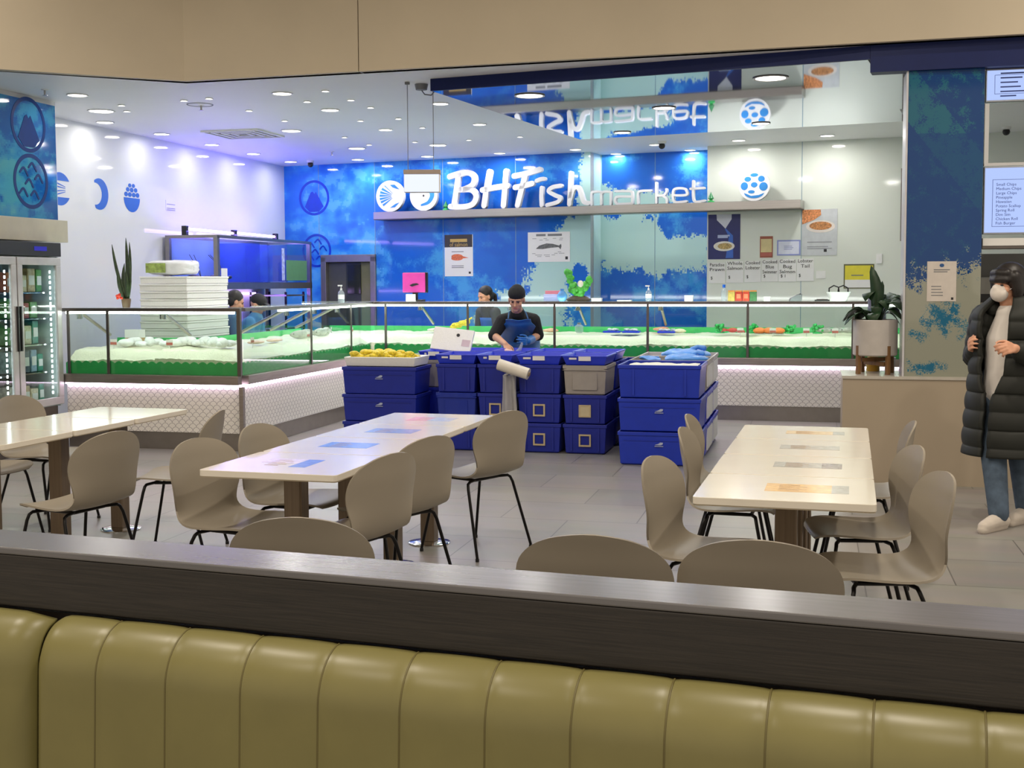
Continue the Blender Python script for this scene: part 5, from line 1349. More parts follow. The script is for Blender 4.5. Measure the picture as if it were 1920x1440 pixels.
for k, (dx, c, lb) in enumerate(((-.12, (196, 170, 90), 'mustard yellow tin at the left end of the red tins'), (-.04, (190, 60, 44), 'red tin with a square mark on the rear counter'), (.04, (200, 70, 50), 'red tin in the middle right of the small row'), (.12, (70, 120, 76), 'green tin at the right end of the red tins'))):
    t = thing('food_tin', lb, 'tin', (x + dx, 13.66, RZ + .001), 0, 'tins on the rear counter'); MB().box(-.038, .038, -.04, .04, 0, .105).build('tin_body', col('tin_%d' % c[0], c, .4, noise_amt=.2, scale=30), t, bevel=.004); MB().box(-.036, .036, -.038, .038, .1055, .12).build('tin_lid', col('orange_lid', (214, 140, 70), .4), t)
    if k in (1, 2): MB().box(-.022, .022, -.0425, -.0405, .03, .08).build('tin_label', col('tin_label', (226, 130, 96), .5), t)
t = thing('card_terminal', 'grey and black card terminal on the rear counter', 'card terminal', (on_shelf(1492, 13.64), 13.64, RZ + .001), .2); MB().prism([(-.07, 0), (.06, 0), (.065, .075), (.02, .075), (-.06, .03)], -.035, .035).build('terminal_case', M_gink, t, bevel=.004); MB().prism([(.0, .055), (.055, .078), (.05, .084), (-.005, .061)], -.028, .028).build('terminal_screen', M_black, t)
x = on_shelf(1572, 13.66); t = thing('wire_basket', 'white basket with black hoop handles on the rear counter by the planter', 'basket', (x, 13.66, RZ + .001)); MB().lathe([(.09, 0), (.13, .10), (.126, .10), (.086, .004)], n=20, sy=.6).build('basket_bowl', M_poly, t, smooth=40)
for s in (-1, 1): MB().tube([(s * .10, -.02, .09), (s * .10, -.02, .14), (s * .05, -.02, .17), (s * .0, -.02, .15), (s * .005, -.02, .10)], .008, 8).build('hoop_handle', M_black, t, smooth=60)
t = thing('folded_cloth', 'dark flat pad beside the white basket on the rear counter', 'pad', (on_shelf(1545, 13.6), 13.575, RZ + .001)); MB().box(-.10, .06, -.02, .02, 0, .016).build('pad', M_black, t, bevel=.004); MB().box(-.08, .04, -.015, .015, .0165, .024).build('pad_top', M_dsteel, t)

# ---- seafood on the ice
def icez(run, l, y):                # height of the ice at local depth y
    tt = (y - .034) / .86
    return .83 + .085 * smooth(0, .2, tt) + .04 * tt
M_pack = col('white_pack', (232, 232, 232), .35, noise_amt=.06, scale=20, bump=.3)
rk = random.Random(21)
n = 0
for px in range(236, 432, 15):
    y = 10.0 + .30 + .22 * rk.random(); p = aty(px, 650, y); z = icez(0, 0, y - 10.0)
    a, b_, c = .055 + .03 * rk.random(), .05 + .02 * rk.random(), .028 + .02 * rk.random()
    o = thing('squid_pack', '%s white squid lump from the left on the ice of the near left counter' % ORD[n], 'seafood', (p.x, y, z + .012), rk.random() * 3, 'white squid lumps on ice'); n += 1
    MB().ell((0, 0, c), (a, b_, c), n=14).ell((a * .5, b_ * .3, c * 1.1), (a * .55, b_ * .6, c * .9), n=12).build('lump', M_pack, o, smooth=60)
    MB().ell((-a * .7, 0, c * .7), (a * .45, b_ * .5, c * .6), n=10).build('lump_tip', M_pack, o, smooth=60)
p = aty(330, 640, 10.5); o = thing('cardboard_carton', 'small tan and white carton at the left end of the squid lumps', 'carton', (aty(230, 630, 10.45).x, 10.62, icez(0, 0, .6) + .02)); MB().box(-.08, .08, 0, .1, 0, .05).build('carton_base', col('tan_card', (190, 160, 120), .6), o); MB().box(-.082, .082, -.002, .102, .0505, .13).build('carton_top', M_paper, o)
M_tag = col('tag_white', (230, 226, 222), .5); M_tagr = col('tag_red', (200, 110, 100), .5)
def pricetag(label, loc, rz):
    o = thing('price_tag', label, 'price tag', loc, rz, 'red and white price tags on the ice')
    MB().box(-.035, .035, -.002, .002, .03, .085).build('tag_card', M_tag, o); MB().box(-.033, .033, -.004, -.0022, .034, .058).build('red_panel', M_tagr, o); MB().box(-.004, .004, -.001, .001, -.03, .0295).build('tag_spike', M_tag, o)
for px, py, lb in ((213, 640, 'price tag at the left end of the near left counter'), (318, 645, 'price tag in the middle of the near left counter')):
    p = aty(px, py, 10.2); pricetag(lb, (p.x, 10.2, icez(0, 0, .2) + .01), 0)
for k, (px, lb) in enumerate(((473, 'price tag nearest the corner post in the side counter'), (578, 'price tag beside the second post of the side counter'), (660, 'price tag farthest along the side counter'))):
    p = atx(px, 640, -5.28); pricetag(lb, (-5.28, p.y, icez(0, 0, .23) + .01), PI / 2)
for px, lb in ((1388, 'price tag before the red crab on the rear ice'), (1449, 'price tag before the orange salmon on the rear ice'), (1512, 'pale price tag right of the salmon on the rear ice'), (1566, 'price tag at right end of rear ice, by the planter')):
    p = aty(px, 620, 13.66); pricetag(lb, (p.x, 13.66, icez(0, 0, .21) + .012), 0)
# side counter: whole fish lying on the ice
M_fish = col('silver_fish', (170, 170, 164), .3, noise_amt=.25, scale=25)
def fish(label, loc, rz, L_=.34, m=None, grp='whole fish on the side ice'):
    o = thing('whole_fish', label, 'fish', loc, rz, grp)
    b = MB(); rings = []
    for k in range(11):
        q = k / 10; h = .05 * math.sin(PI * min(1, q * .92 + .06)) ** .8 * (L_ / .34); c = Vector((L_ * (q - .5), 0, .03))
        rings.append(b.ring(c, (0, .6, 0), (0, 0, 1), h, 10))
    b.skin(rings); b.build('body', m or M_fish, o, smooth=60)
    MB().prism([(L_ * .47, .03), (L_ * .62, .075), (L_ * .585, .03), (L_ * .62, -.0)], -.004, .004).build('tail', m or M_fish, o)
    MB().ell((-L_ * .40, -.022, .038), .006, n=8, k=6).build('eye', M_black, o)
for i in range(4):
    p = atx(565 + 18 * i, 632, -5.5); fish('%s silver whole fish along the side counter ice, from the corner post' % ORD[i], (-5.5 - .05 * (i % 2), p.y, icez(0, 0, .45) + .012), 1.2 + .15 * i)
for i, (px, lb) in enumerate(((480, 'pink fillet slab beside the nearest tag of the side counter'), (515, 'pale fillet slab on the side counter ice'))):
    p = atx(px, 640, -5.4); o = thing('fish_fillet', lb, 'fillet', (-5.4, p.y, icez(0, 0, .35) + .014), 1.3, 'fillets on the side ice'); MB().ell((0, 0, .012), (.12, .05, .018), n=16).build('flesh', col('pink_flesh', (226, 190, 176), .35, noise_amt=.15, scale=30), o, smooth=60); MB().ell((.03, 0, .02), (.05, .03, .014), n=12).build('fat_strip', col('pale_flesh', (236, 222, 210), .35), o, smooth=60)
# rear counter, from left to right
def rear(px, py=620, y=13.85): return Vector((aty(px, py, y).x, y, icez(0, 0, y - 13.45) + .026))
M_yel = col('yellow_net', (226, 200, 50), .5, noise_amt=.35, scale=50, bump=.5)
o = thing('lemon_net', 'yellow net bag of lemons leaning in the rear display', 'net bag', rear(862, 610, 13.9), .4)
b = MB(); rk = random.Random(2)
for i in range(8): b.ell((.11 * (i / 7 - .5) * 1.6 + .01 * rk.random(), rk.uniform(-.03, .03), .04 + .06 * (i / 7) + .02 * rk.random()), (.04, .035, .035), n=10, k=8)
b.build('lemons', M_yel, o, smooth=60); MB().cyl((.08, 0, .11), (.15, 0, .16), .02, .008, n=8).build('net_neck', M_yel, o)
for i, (px, w_, c, lb) in enumerate(((820, .26, (232, 226, 214), 'pale squid slab on the rear ice left of the lemons'), (1000 + 32, .20, (226, 180, 150), 'peach fillet slab on the rear ice right of the worker'), (1272, .18, (232, 218, 190), 'cream scallop heap on the rear ice'), (1240, .2, (224, 150, 120), 'orange-pink fillet slab at back of rear ice'))):
    o = thing('fish_fillet', lb, 'fillet', rear(px, 620, 13.85 if i < 3 else 14.1), .05 * i, 'fillets on the rear ice'); m = col('flesh_%d' % i, c, .35, noise_amt=.15, scale=30)
    MB().ell((0, 0, .015), (w_ / 2, .07, .022), n=18).build('flesh', m, o, smooth=60); MB().ell((w_ * .1, -.02, .028), (w_ * .3, .035, .016), n=14).build('upper_flesh', m, o, smooth=60)
for i, px in enumerate((1148, 1184, 1250)):
    p = rear(px, 620, 13.78); o = thing('ice_tray', '%s blue tray of shellfish set in the rear ice' % ORD[i], 'tray', p, 0, 'blue trays in the rear ice')
    MB().box(-.10, .10, -.07, .07, 0, .02).build('tray_base', M_tray, o, bevel=.003); b = MB(); rk = random.Random(i)
    for k in range(14): b.ell((rk.uniform(-.08, .08), rk.uniform(-.05, .05), .032 + .008 * rk.random()), (.02, .016, .012), n=8, k=6)
    b.build('shellfish', col('pale_shell', (206, 206, 210), .4, noise_amt=.2, scale=40), o, smooth=60)['kind'] = 'stuff'
for px, lb in ((1350, 'green parsley divider left of the red crab'), (1412, 'green parsley divider between crab and salmon'), (1481, 'green parsley divider right of the orange salmon'), (1533, 'green parsley divider near the planter')):
    o = thing('parsley_divider', lb, 'garnish', rear(px, 615, 13.9), .3, 'parsley dividers on the rear ice'); b = MB(); rk = random.Random(px)
    for k in range(22): b.ell((rk.uniform(-.05, .05), rk.uniform(-.05, .05), .02 + .07 * rk.random()), (.02, .018, .018), n=7, k=5)
    b.build('leaves', col('parsley_green', (40, 170, 84), .5, noise_amt=.3, scale=40), o, smooth=50); MB().box(-.05, .05, -.02, .02, -.01, .006).build('foot', M_green, o)
M_sal = col('salmon_flesh', (240, 130, 66), .35, noise_amt=.2, scale=22, stretch=(1, 5, 1))
for i in range(3):
    o = thing('salmon_fillet', '%s orange salmon fillet in the row on the rear ice' % ORD[i], 'fillet', rear(1424 + 18 * i, 618, 13.84), .12, 'orange salmon fillets on the rear ice'); MB().ell((0, 0, .026), (.072, .06, .036), n=16).build('flesh', M_sal, o, smooth=60); MB().box(-.055, .055, -.04, .04, -.014, -.004).build('skin', M_fish, o)
o = thing('red_crab', 'cooked red crab on the rear ice left of the salmon', 'crab', rear(1374, 618, 13.84)); M_crab = col('red_shell', (206, 74, 60), .35, noise_amt=.2, scale=30)
MB().ell((0, 0, .03), (.06, .05, .028), n=16).build('body', M_crab, o, smooth=60)
for s in (-1, 1):
    MB().caps([(s * .05, -.02, .03), (s * .10, -.05, .035), (s * .085, -.09, .03)], [.012, .018, .014], 8).build('claw', M_crab, o, smooth=60)
    for k in range(3): MB().tube([(s * .05, .01 + .015 * k, .025), (s * .10, .02 + .02 * k, .045), (s * .13, .03 + .02 * k, .005)], .007, 6).build('leg', M_crab, o, smooth=60)
for i, px in enumerate((1548, 1572, 1592)):
    fish('%s small grey fish at the right end of the rear ice' % ORD[i], rear(px, 618, 13.9), .3, .22, None, 'small fish at the right end of the rear ice')
t = thing('display_bottle', 'round pale jar hanging tag inside the rear glass right of the worker', 'jar', rear(1086, 620, 13.70)); MB().lathe([(.03, 0), (.05, .02), (.05, .08), (.02, .10)], n=16).build('jar_body', M_clearb, t, smooth=40); MB().lathe([(.022, .1005), (.022, .12), (0, .12)], n=12).build('jar_cap', M_gink, t)

# ---- what lies on the blue crates
p = Vector((xl, 10.44, .772))
t = thing('foam_tray', 'shallow white foam tray on top of the left blue stack', 'box', p, .0)
b = MB(); hw = .35
def rc(ix, z): return [b.v((x, y, z)) for x, y in ((-hw + ix, ix), (hw - ix, ix), (hw - ix, .44 - ix), (-hw + ix, .44 - ix))]
b.skin([rc(.02, 0), rc(0, .085), rc(.03, .085), rc(.045, .02)], True).build('tray_walls', M_poly, t, bevel=.006)
MB().grid(lambda s, q: (-.29 + .58 * s, .06 + .32 * q, .03 + .02 * noise.noise(Vector((s * 6, q * 4, 1)))), 16, 10).build('ice_liner', M_ice, t, smooth=60)
for i, (x, y, a) in enumerate(((-.14, .11, .05), (.10, .22, -.1), (-.14, .33, .1))):
    o = thing('mesh_bag', '%s yellow mesh bag lying in the foam tray on the left stack' % ORD[i], 'net bag', p + Vector((x, y, .06)), a, 'yellow mesh bags in the foam tray')
    b = MB(); rk = random.Random(30 + i)
    for k in range(14): b.ell((rk.uniform(-.15, .15), rk.uniform(-.05, .05), .02 + .045 * rk.random()), (.05, .035, .025), n=9, k=6)
    b.build('filled_net', M_yel, o, smooth=60); MB().tube([(.15, 0, .04), (.20, .01, .03), (.23, -.02, .02)], [.02, .012, .018], 8).build('tied_end', M_yel, o, smooth=60)
p = Vector((-3.0, 11.0, ztop + .095)); t = thing('polystyrene_board', 'white foam board with a dark dot, tilted up on the blue trays', 'lid', (aty(845, 650, 11.1).x, 11.1, ztop + .092), .1)
M4 = Matrix.Rotation(R(62), 4, 'X') @ Matrix.Rotation(R(-7), 4, 'Z')
b = MB(); b.X = M4; b.box(-.20, .20, -.02, .22, -.0, .03).build('lid_board', M_poly, t, bevel=.006); b = MB(); b.X = M4; b.cyl((.05, .15, .0305), (.05, .15, .033), .017, n=14).build('dark_dot', M_ink, t)
b = MB(); b.X = M4; b.box(.10, .18, .04, .11, .0305, .032).build('faint_print', col('faint_print', (200, 180, 190), .6), t)
a = aty(935, 680, 10.40); q = aty(992, 698, 10.40)
t = thing('paper_roll', 'white plastic roll lying tilted across the front of the blue trays', 'roll', a + Vector((0, 0, -.015)), 0)
d = q - a; d.y = -.02
MB().tube([Vector((0, 0, 0)), d], .052, 20).build('roll_sheet', col('off_white_film', (222, 216, 204), .4, noise_amt=.05), t, smooth=40)
MB().tube([d + d.normalized() * .0005, d + d.normalized() * .012], .02, 14).build('roll_core', col('card_core', (150, 130, 104), .6), t, smooth=40)
MB().tube([Vector((.02, .05, .01)), Vector((.05, .11, -.02)), Vector((.06, .125, .0))], .006, 6).build('hook', M_steel, t)
z0 = aty(955, 780, 10.42).z; z1 = aty(955, 704, 10.42).z; xa = aty(939, 740, 10.42).x; xb = aty(968, 740, 10.42).x
t = thing('plastic_bag', 'long crumpled clear plastic bag hanging from the roll in front of the crates', 'bag', ((xa + xb) / 2, 10.455, z0 - .35))
hb_ = z1 - z0 + .35; wb = (xb - xa)
b = MB().grid(lambda s, q: (wb * (s - .5) * (1 + .12 * math.sin(q * 5)), .018 * math.sin(s * 11 + q * 2) + .01 * noise.noise(Vector((s * 5, q * 9, 3))) - .012, hb_ * q), 18, 30)
o = b.build('film_sheet', glass('cloudy_film', (230, 230, 235), 1.35, .42, (220, 218, 214)), t, smooth=70); o.modifiers.new('t', 'SOLIDIFY').thickness = .003
MB().tube([(-wb * .3, -.01, hb_ - .001), (0, -.015, hb_ + .02), (wb * .3, -.01, hb_ - .001)], .010, 8).build('gathered_neck', col('film_neck', (214, 212, 210), .4), t, smooth=60)
# open top of the big right stack: ice in the front tub, light blue bags behind
ztp = .282 * 2 + .286
MB_ = MB().grid(lambda s, q: (-1.52 + .59 * s, 10.03 + .52 * q, ztp - .022 + .018 * noise.noise(Vector((s * 7, q * 6, 4)))), 30, 26)
tag(MB_.build('crushed_ice', M_ice, smooth=70), 'crushed ice filling the front tub on the big right stack', 'ice', kind='stuff')
M_bag = col('light_blue_bag', (84, 150, 232), .3, noise_amt=.12, scale=14, bump=.5)
for i, (x, y, s, lb) in enumerate(((-1.09, 10.92, 1., 'light blue plastic bag bulging from the middle tub of the right stack'), (-1.16, 11.56, 1.2, 'light blue plastic bag on the rear tub of the big right stack'), (-1.42, 10.90, .5, 'small light blue bag at the left of the middle tub, right stack'))):
    o = thing('plastic_sack', lb, 'bag', (x, y, ztp - .035), .0, 'light blue bags in the right stack')
    b = MB().ell((0, 0, .03), (.20 * s, .18 * s, .045 * s), n=20, k=12)
    for v in b.bm.verts: v.co += Vector((0, 0, .02)) * noise.noise(v.co * 16)
    b.build('bag_body', M_bag, o, smooth=70); MB().caps([(.05 * s, 0, .065 * s), (.09 * s, .02, .085 * s), (.14 * s, .03, .075 * s)], [.022 * s, .016 * s, .022 * s], 8).build('bag_neck', M_bag, o, smooth=60)
# ice and fish in the middle trays
for c, (x, w) in enumerate(cols):
    z = ztop + .03
    b = MB().grid(lambda s, q: (x - w / 2 + .05 + (w - .1) * s, 10.58 + .42 * q, z + .016 * noise.noise(Vector((s * 6 + c, q * 6, c)))), 14, 16)
    tag(b.build('crushed_ice', col('grey_ice', (176, 184, 204), .4, noise_amt=.2, scale=50, bump=.5), smooth=60), 'wet ice in the front blue tray on the %s crate column' % cn[c], 'ice', kind='stuff')
# ================================================================== PEOPLE
TC = Vector((-fw.x, -fw.y, 0)).normalized(); IR = Vector((rt.x, rt.y, 0)).normalized(); UP = Vector((0, 0, 1))
M_skin = col('skin', (214, 158, 128), .5, noise_amt=.05, scale=20)
M_skin2 = col('skin_tan', (200, 150, 120), .5, noise_amt=.05, scale=20)
M_hair = col('black_hair', (26, 21, 20), .45, noise_amt=.4, scale=30, stretch=(6, 6, 1))
BASE_MB = MB
class WMB(BASE_MB):
    """world-space builder whose result is stored relative to its person"""
    def __init__(s, org): super().__init__(); s.X = Matrix.Translation(-Vector(org))
def soft(mb, name, mt, parent, vox=.008, it=3, disp=0):
    o = mb.build(name, mt, parent)
    r_ = o.modifiers.new('skin', 'REMESH'); r_.mode = 'VOXEL'; r_.voxel_size = vox; r_.use_smooth_shade = True
    if it: s_ = o.modifiers.new('soft', 'SMOOTH'); s_.iterations = it; s_.factor = .5
    return o
def basis(f, u=UP):
    f = f.normalized(); r_ = f.cross(u).normalized(); u = r_.cross(f)
    return r_, f, u                                       # right, forward, up
def head(mb, c, f, u=UP, k=1.):
    r_, f, u = basis(f, u); M = Matrix((r_, f, u)).transposed()
    P = lambda x, y, z: c + (r_ * x + f * y + u * z) * k
    mb.ell(P(0, -.012, .03), (.076 * k, .094 * k, .092 * k), M, 18, 12)
    mb.ell(P(0, .022, -.04), (.058 * k, .066 * k, .075 * k), M, 16, 10)
    mb.ell(P(0, .062, -.088), (.027 * k, .024 * k, .022 * k), M, 10, 8)
    for s in (-1, 1):
        mb.ell(P(s * .078, -.01, -.01), (.010 * k, .020 * k, .032 * k), M, 8, 6)
        mb.ell(P(s * .040, .050, -.028), (.026 * k, .026 * k, .026 * k), M, 10, 8)
        mb.caps([P(s * .012, .079, .022), P(s * .045, .066, .022)], [.012 * k, .010 * k], 8)
    mb.caps([P(0, .078, .018), P(0, .094, -.012), P(0, .100, -.030)], [.009 * k, .011 * k, .014 * k], 8)
    mb.caps([P(-.02, .074, -.062), P(.02, .074, -.062)], [.010 * k, .010 * k], 8)
    return P, M
def face_bits(t, P, M, k=1.):
    MB = lambda: WMB(t.location)
    for s in (-1, 1): MB().ell(P(s * .031, .076, .002), (.011 * k, .008 * k, .006 * k), M, 10, 6).build('eye', M_ink, t, smooth=60)
    for s in (-1, 1): MB().caps([P(s * .016, .087, .021), P(s * .046, .074, .022)], [.0045 * k, .003 * k], 6).build('eyebrow', M_hair, t, smooth=60)
    MB().caps([P(-.019, .082, -.062), P(0, .086, -.061), P(.019, .082, -.062)], [.004 * k, .0055 * k, .004 * k], 6).build('lips', col('lips', (176, 96, 88), .5), t, smooth=60)
def hand(mb, w, d, n, side, curl=.5, k=1.):
    """w wrist, d towards the knuckles, n out of the palm, side: which way the thumb lies along d x n"""
    d = d.normalized(); n = (n - d * n.dot(d)).normalized(); s = d.cross(n) * side
    L = (.92, 1., .94, .76)
    for i in range(4):
        o = (1.5 - i)
        kn = w + d * (.082 * k - .004 * abs(o)) + s * (o * .0195 * k)
        mb.caps([w + d * .01 + s * (o * .011 * k), kn], [.0145 * k, .0115 * k], 8)
        a = curl * (.7 + .1 * i); p = kn; dd = d
        for j, seg in enumerate((.044, .027, .021)):
            ang = a * (1., 1.9, 2.6)[j]; dd = d * math.cos(ang) + n * math.sin(ang) + s * (.06 * o)
            q = p + dd.normalized() * seg * L[i] * k
            mb.caps([p, q], [(.0098, .0088, .008)[j] * k, (.009, .008, .007)[j] * k], 8); p = q
    a = w + d * .022 * k + s * .022 * k; b = a + (d * .55 + s * .62 + n * .35) * .048 * k; c = b + (d * .8 + s * .15 + n * .5) * .034 * k; e = c + (d * .75 - s * .1 + n * .55) * .024 * k
    mb.caps([a, b], [.016 * k, .012 * k], 8); mb.caps([b, c], [.0115 * k, .010 * k], 8); mb.caps([c, e], [.010 * k, .008 * k], 8)

# ---- worker bending over the crates
t = thing('person', 'person in black beanie and blue apron bending over the blue crates, hands in a tray', 'person', atz(972, 815, 0))
base = t.location.copy()
D = atd
pel, che, nek = D(976, 638, 12.62), D(973, 608, 12.34), D(970, 590, 12.20)
hc = D(968.5, 562, 12.06)
shL, shR = D(942, 602, 12.26), D(1000, 601, 12.28)
elL, elR = D(926, 629, 12.20), D(1009, 628, 12.36)
wrL, wrR = D(948, 646, 11.98), D(991, 640, 12.12)
foot = lambda px, D_: atz(px, 528 + 1.55 * 2250 / D_, 0.0)
anL, anR = foot(957, 12.5), foot(992, 12.62)
hipL, hipR = pel + IR * -.09 + UP * -.02, pel + IR * .09 + UP * -.02
knL, knR = (hipL + anL) / 2 + TC * .05, (hipR + anR) / 2 + TC * .05
b = WMB(base)
P, M_ = head(b, hc, TC * .86 + IR * -.16 + UP * -.36, UP * .95 + TC * .2, .98)
b.caps([hc + UP * -.06 - TC * .02, nek, che], [.055, .06, .10], 12)
b.caps([che, pel], [.13, .14], 14)
for sh, el, wr in ((shL, elL, wrL), (shR, elR, wrR)): b.caps([sh, el], [.055, .045], 10); b.caps([el, wr], [.043, .029], 10)
for h_, k_, a_ in ((hipL, knL, anL), (hipR, knR, anR)): b.caps([h_, k_, a_ + UP * .08], [.085, .06, .042], 10); b.caps([a_ + UP * .045, a_ + TC * .14 + UP * .035], [.04, .032], 8)
hand(b, wrL, (D(955, 659, 11.9) - wrL), -TC * .4 - UP * .6, 1, .35)
soft(b, 'body', M_skin2, t, .006, 2)
face_bits(t, P, M_, .98)
b = WMB(base)
b.caps([nek - UP * .015, che, (che + pel) / 2, pel], [.085, .145, .15, .16], 16); b.caps([shL, che + UP * .05, shR], [.075, .10, .075], 14)
for sh, el in ((shL, elL), (shR, elR)): b.caps([sh, (sh * .3 + el * .7)], [.075, .063], 12); b.caps([sh * .3 + el * .7, el + (el - sh) * .02], [.064, .06], 12)
b.caps([nek + UP * .01 + TC * .03, nek + UP * .03 - TC * .02], [.075, .07], 14)
soft(b, 'sweater', col('black_knit', (20, 20, 23), .85, noise_amt=.3, scale=80), t, .009, 2)
b = WMB(base)
for h_, k_, a_ in ((hipL, knL, anL), (hipR, knR, anR)): b.caps([h_ + UP * .05, k_, a_ + UP * .08], [.105, .08, .06], 12)
soft(b, 'trousers', col('dark_trousers', (34, 36, 44), .8), t, .012, 2)
b = WMB(base)
def apr(s, q):
    if q < .5: c = nek.lerp(che, .45).lerp(che, q / .2) if q < .2 else che.lerp(pel, (q - .2) / .3)
    else: c = pel.lerp(pel - UP * .5 + TC * .06, (q - .5) / .5)
    a = (s - .5) * 2 * R(42 + 36 * smooth(.08, .4, q))
    return c + IR * (math.sin(a) * (.188 + .03 * q)) + TC * (math.cos(a) * (.186 + .055 * smooth(.05, .28, q))) + UP * (.018 * math.sin(s * 9 + q * 4) * .3)
o = b.grid(apr, 24, 30).build('apron', col('blue_apron', (36, 92, 158), .4, noise_amt=.12, scale=9), t, smooth=70); o.modifiers.new('cloth', 'SOLIDIFY').thickness = .006
b = WMB(base)
for s in (-1, 1): b.tube([nek.lerp(che, .40) + IR * (s * .10) + TC * .158 + UP * .005, nek + IR * (s * .085) + TC * .085 + UP * .025, nek + IR * (s * .055) - TC * .06 + UP * .05], .007, 6)
b.build('apron_strap', col('strap_blue', (60, 110, 160), .5), t, smooth=60)
b = WMB(base); hand(b, wrR, (D(983, 640, 12.02) - wrR), -IR * .3 - TC * .6, -1, .9, 1.08); b.caps([wrR.lerp(elR, .30), wrR + (D(983, 640, 12.02) - wrR) * .2], [.046, .040], 12)
soft(b, 'blue_glove', col('blue_glove', (34, 104, 176), .35), t, .006, 2)
b = WMB(base)
hr, hf_, hu = basis(TC * .86 + IR * -.16 + UP * -.36, UP * .95 + TC * .2); Mh = Matrix((hr, hf_, hu)).transposed()
b.ell(hc + hu * .064 - hf_ * .020, (.088, .106, .078), Mh, 20, 12)
b.ell(hc + hu * .104 - hf_ * .040, (.060, .070, .042), Mh, 16, 10)
b.ell(hc + hu * .030 - hf_ * .060, (.084, .074, .062), Mh, 16, 10)
soft(b, 'beanie', col('black_beanie', (24, 27, 30), .9, noise_amt=.3, scale=90), t, .007, 2)
b = WMB(base)
for a_ in (anL, anR): b.caps([a_ + UP * .055 - TC * .05, a_ + TC * .15 + UP * .05], [.055, .045], 10); b.caps([a_ + UP * .06, a_ + UP * .28], [.06, .07], 10)
soft(b, 'rubber_boots', col('white_boots', (206, 206, 204), .4), t, .012, 2)
o = thing('wrapped_fish', 'pale wrapped fish held by the worker above a blue tray', 'fish', D(950, 662, 11.86), .5); MB().caps([(-.10, 0, .0), (.0, 0, .01), (.09, .02, .0)], [.022, .035, .018], 10).build('wrapped_body', col('pale_pink_wrap', (226, 190, 182), .35), o, smooth=60); MB().caps([(.09, .02, 0), (.15, .05, .03), (.17, .05, .09)], [.014, .02, .012], 8).build('clear_wrap', M_clearb, o, smooth=60)

# ---- simple standing helper used for the three staff behind the glass
def staff(label, px, py, Dh, face, hair, top, skin, apron=None, lean=.12, ztop=None):
    c = D(px, py, Dh); org = Vector((c.x, c.y, 0))
    t = thing('person', label, 'person', org)
    f = face.normalized(); fh = Vector((f.x, f.y, 0)).normalized(); rr_ = fh.cross(UP)
    b = WMB(org)
    P, M = head(b, c, f, UP, .98)
    ne = c - UP * .13 - fh * .03; ch = ne - UP * .20 - fh * lean * .8; pe = ch - UP * .36 - fh * lean * 1.2; pe.z = max(pe.z, .72)
    b.caps([c - UP * .06 - fh * .02, ne, ch], [.052, .056, .09], 12); b.caps([ch, pe], [.11, .12], 12)
    hands = []
    for s in (-1, 1):
        sh = ne - UP * .07 + rr_ * (s * .165) - fh * .02; el = sh - UP * .26 + fh * .0 + rr_ * (s * .05); wr = el + fh * .10 - UP * .10 - rr_ * (s * .06)
        b.caps([sh, el], [.05, .04], 10); b.caps([el, wr], [.038, .027], 10); hand(b, wr, fh - UP * .2, -UP, -s, .4); hands.append((sh, el, wr))
        hp = pe + rr_ * (s * .09); an = Vector((hp.x, hp.y, .07)); b.caps([hp, (hp + an) / 2 + fh * .03, an], [.08, .058, .04], 10); b.caps([an - UP * .03, an + fh * .14 - UP * .035], [.036, .03], 8)
    soft(b, 'body', skin, t, .008, 2)
    face_bits(t, P, M, .98)
    b = WMB(org); b.caps([ne - UP * .02, ch, pe], [.085, .14, .145], 14)
    for sh, el, wr in hands: b.caps([sh, el], [.068, .056], 12); b.caps([el, wr.lerp(el, .3)], [.052, .044], 10)
    b.caps([hands[0][0], ch + UP * .10, hands[1][0]], [.068, .09, .068], 12)
    soft(b, 'top', top, t, .010, 2)
    b = WMB(org)
    for s in (-1, 1): hp = pe + rr_ * (s * .09); b.caps([hp + UP * .04, Vector((hp.x, hp.y, .06))], [.10, .065], 12)
    soft(b, 'trousers', M_trs, t, .014, 2)
    if apron:
        b = WMB(org); o = b.grid(lambda s, q: (ch + UP * .06).lerp(pe - UP * .35, q) + rr_ * (math.sin((s - .5) * 2.3) * .17) + fh * (math.cos((s - .5) * 2.3) * .172), 16, 16).build('apron', apron, t, smooth=70); o.modifiers.new('cloth', 'SOLIDIFY').thickness = .006
    b = WMB(org); r_, f_, u_ = basis(f); Mh = Matrix((r_, f_, u_)).transposed()
    if hair == 'cap':
        b.ell(c + u_ * .055 - f_ * .012, (.086, .105, .085), Mh, 18, 12); b.ell(c + u_ * .05 + f_ * .10, (.065, .06, .012), Mh, 14, 8); soft(b, 'cap', col('black_cap', (24, 24, 28), .7), t, .007, 2)
    elif hair == 'short':
        b.ell(c + u_ * .045 - f_ * .026, (.084, .098, .092), Mh, 18, 12); b.ell(c + u_ * .005 - f_ * .055, (.080, .062, .08), Mh, 16, 10); soft(b, 'short_hair', M_hair, t, .007, 2)
    else:
        b.ell(c + u_ * .048 - f_ * .026, (.085, .098, .09), Mh, 18, 12); b.ell(c + u_ * .0 - f_ * .06, (.080, .058, .085), Mh, 16, 10)
        b.caps([c - f_ * .10 + u_ * .02, c - f_ * .15 - u_ * .03, c - f_ * .15 - u_ * .14], [.03, .035, .018], 12); soft(b, 'ponytail_hair', M_hair, t, .007, 2)
    return t
M_trs = col('staff_trousers', (40, 42, 50), .8)
staff('person with tied dark hair in grey top and blue apron behind the rear counter', 909, 556, 15.35, TC * .55 - IR * .75 - UP * .25, 'tail', col('grey_top', (70, 72, 80), .8), M_skin, col('bright_blue_apron', (40, 104, 190), .45))
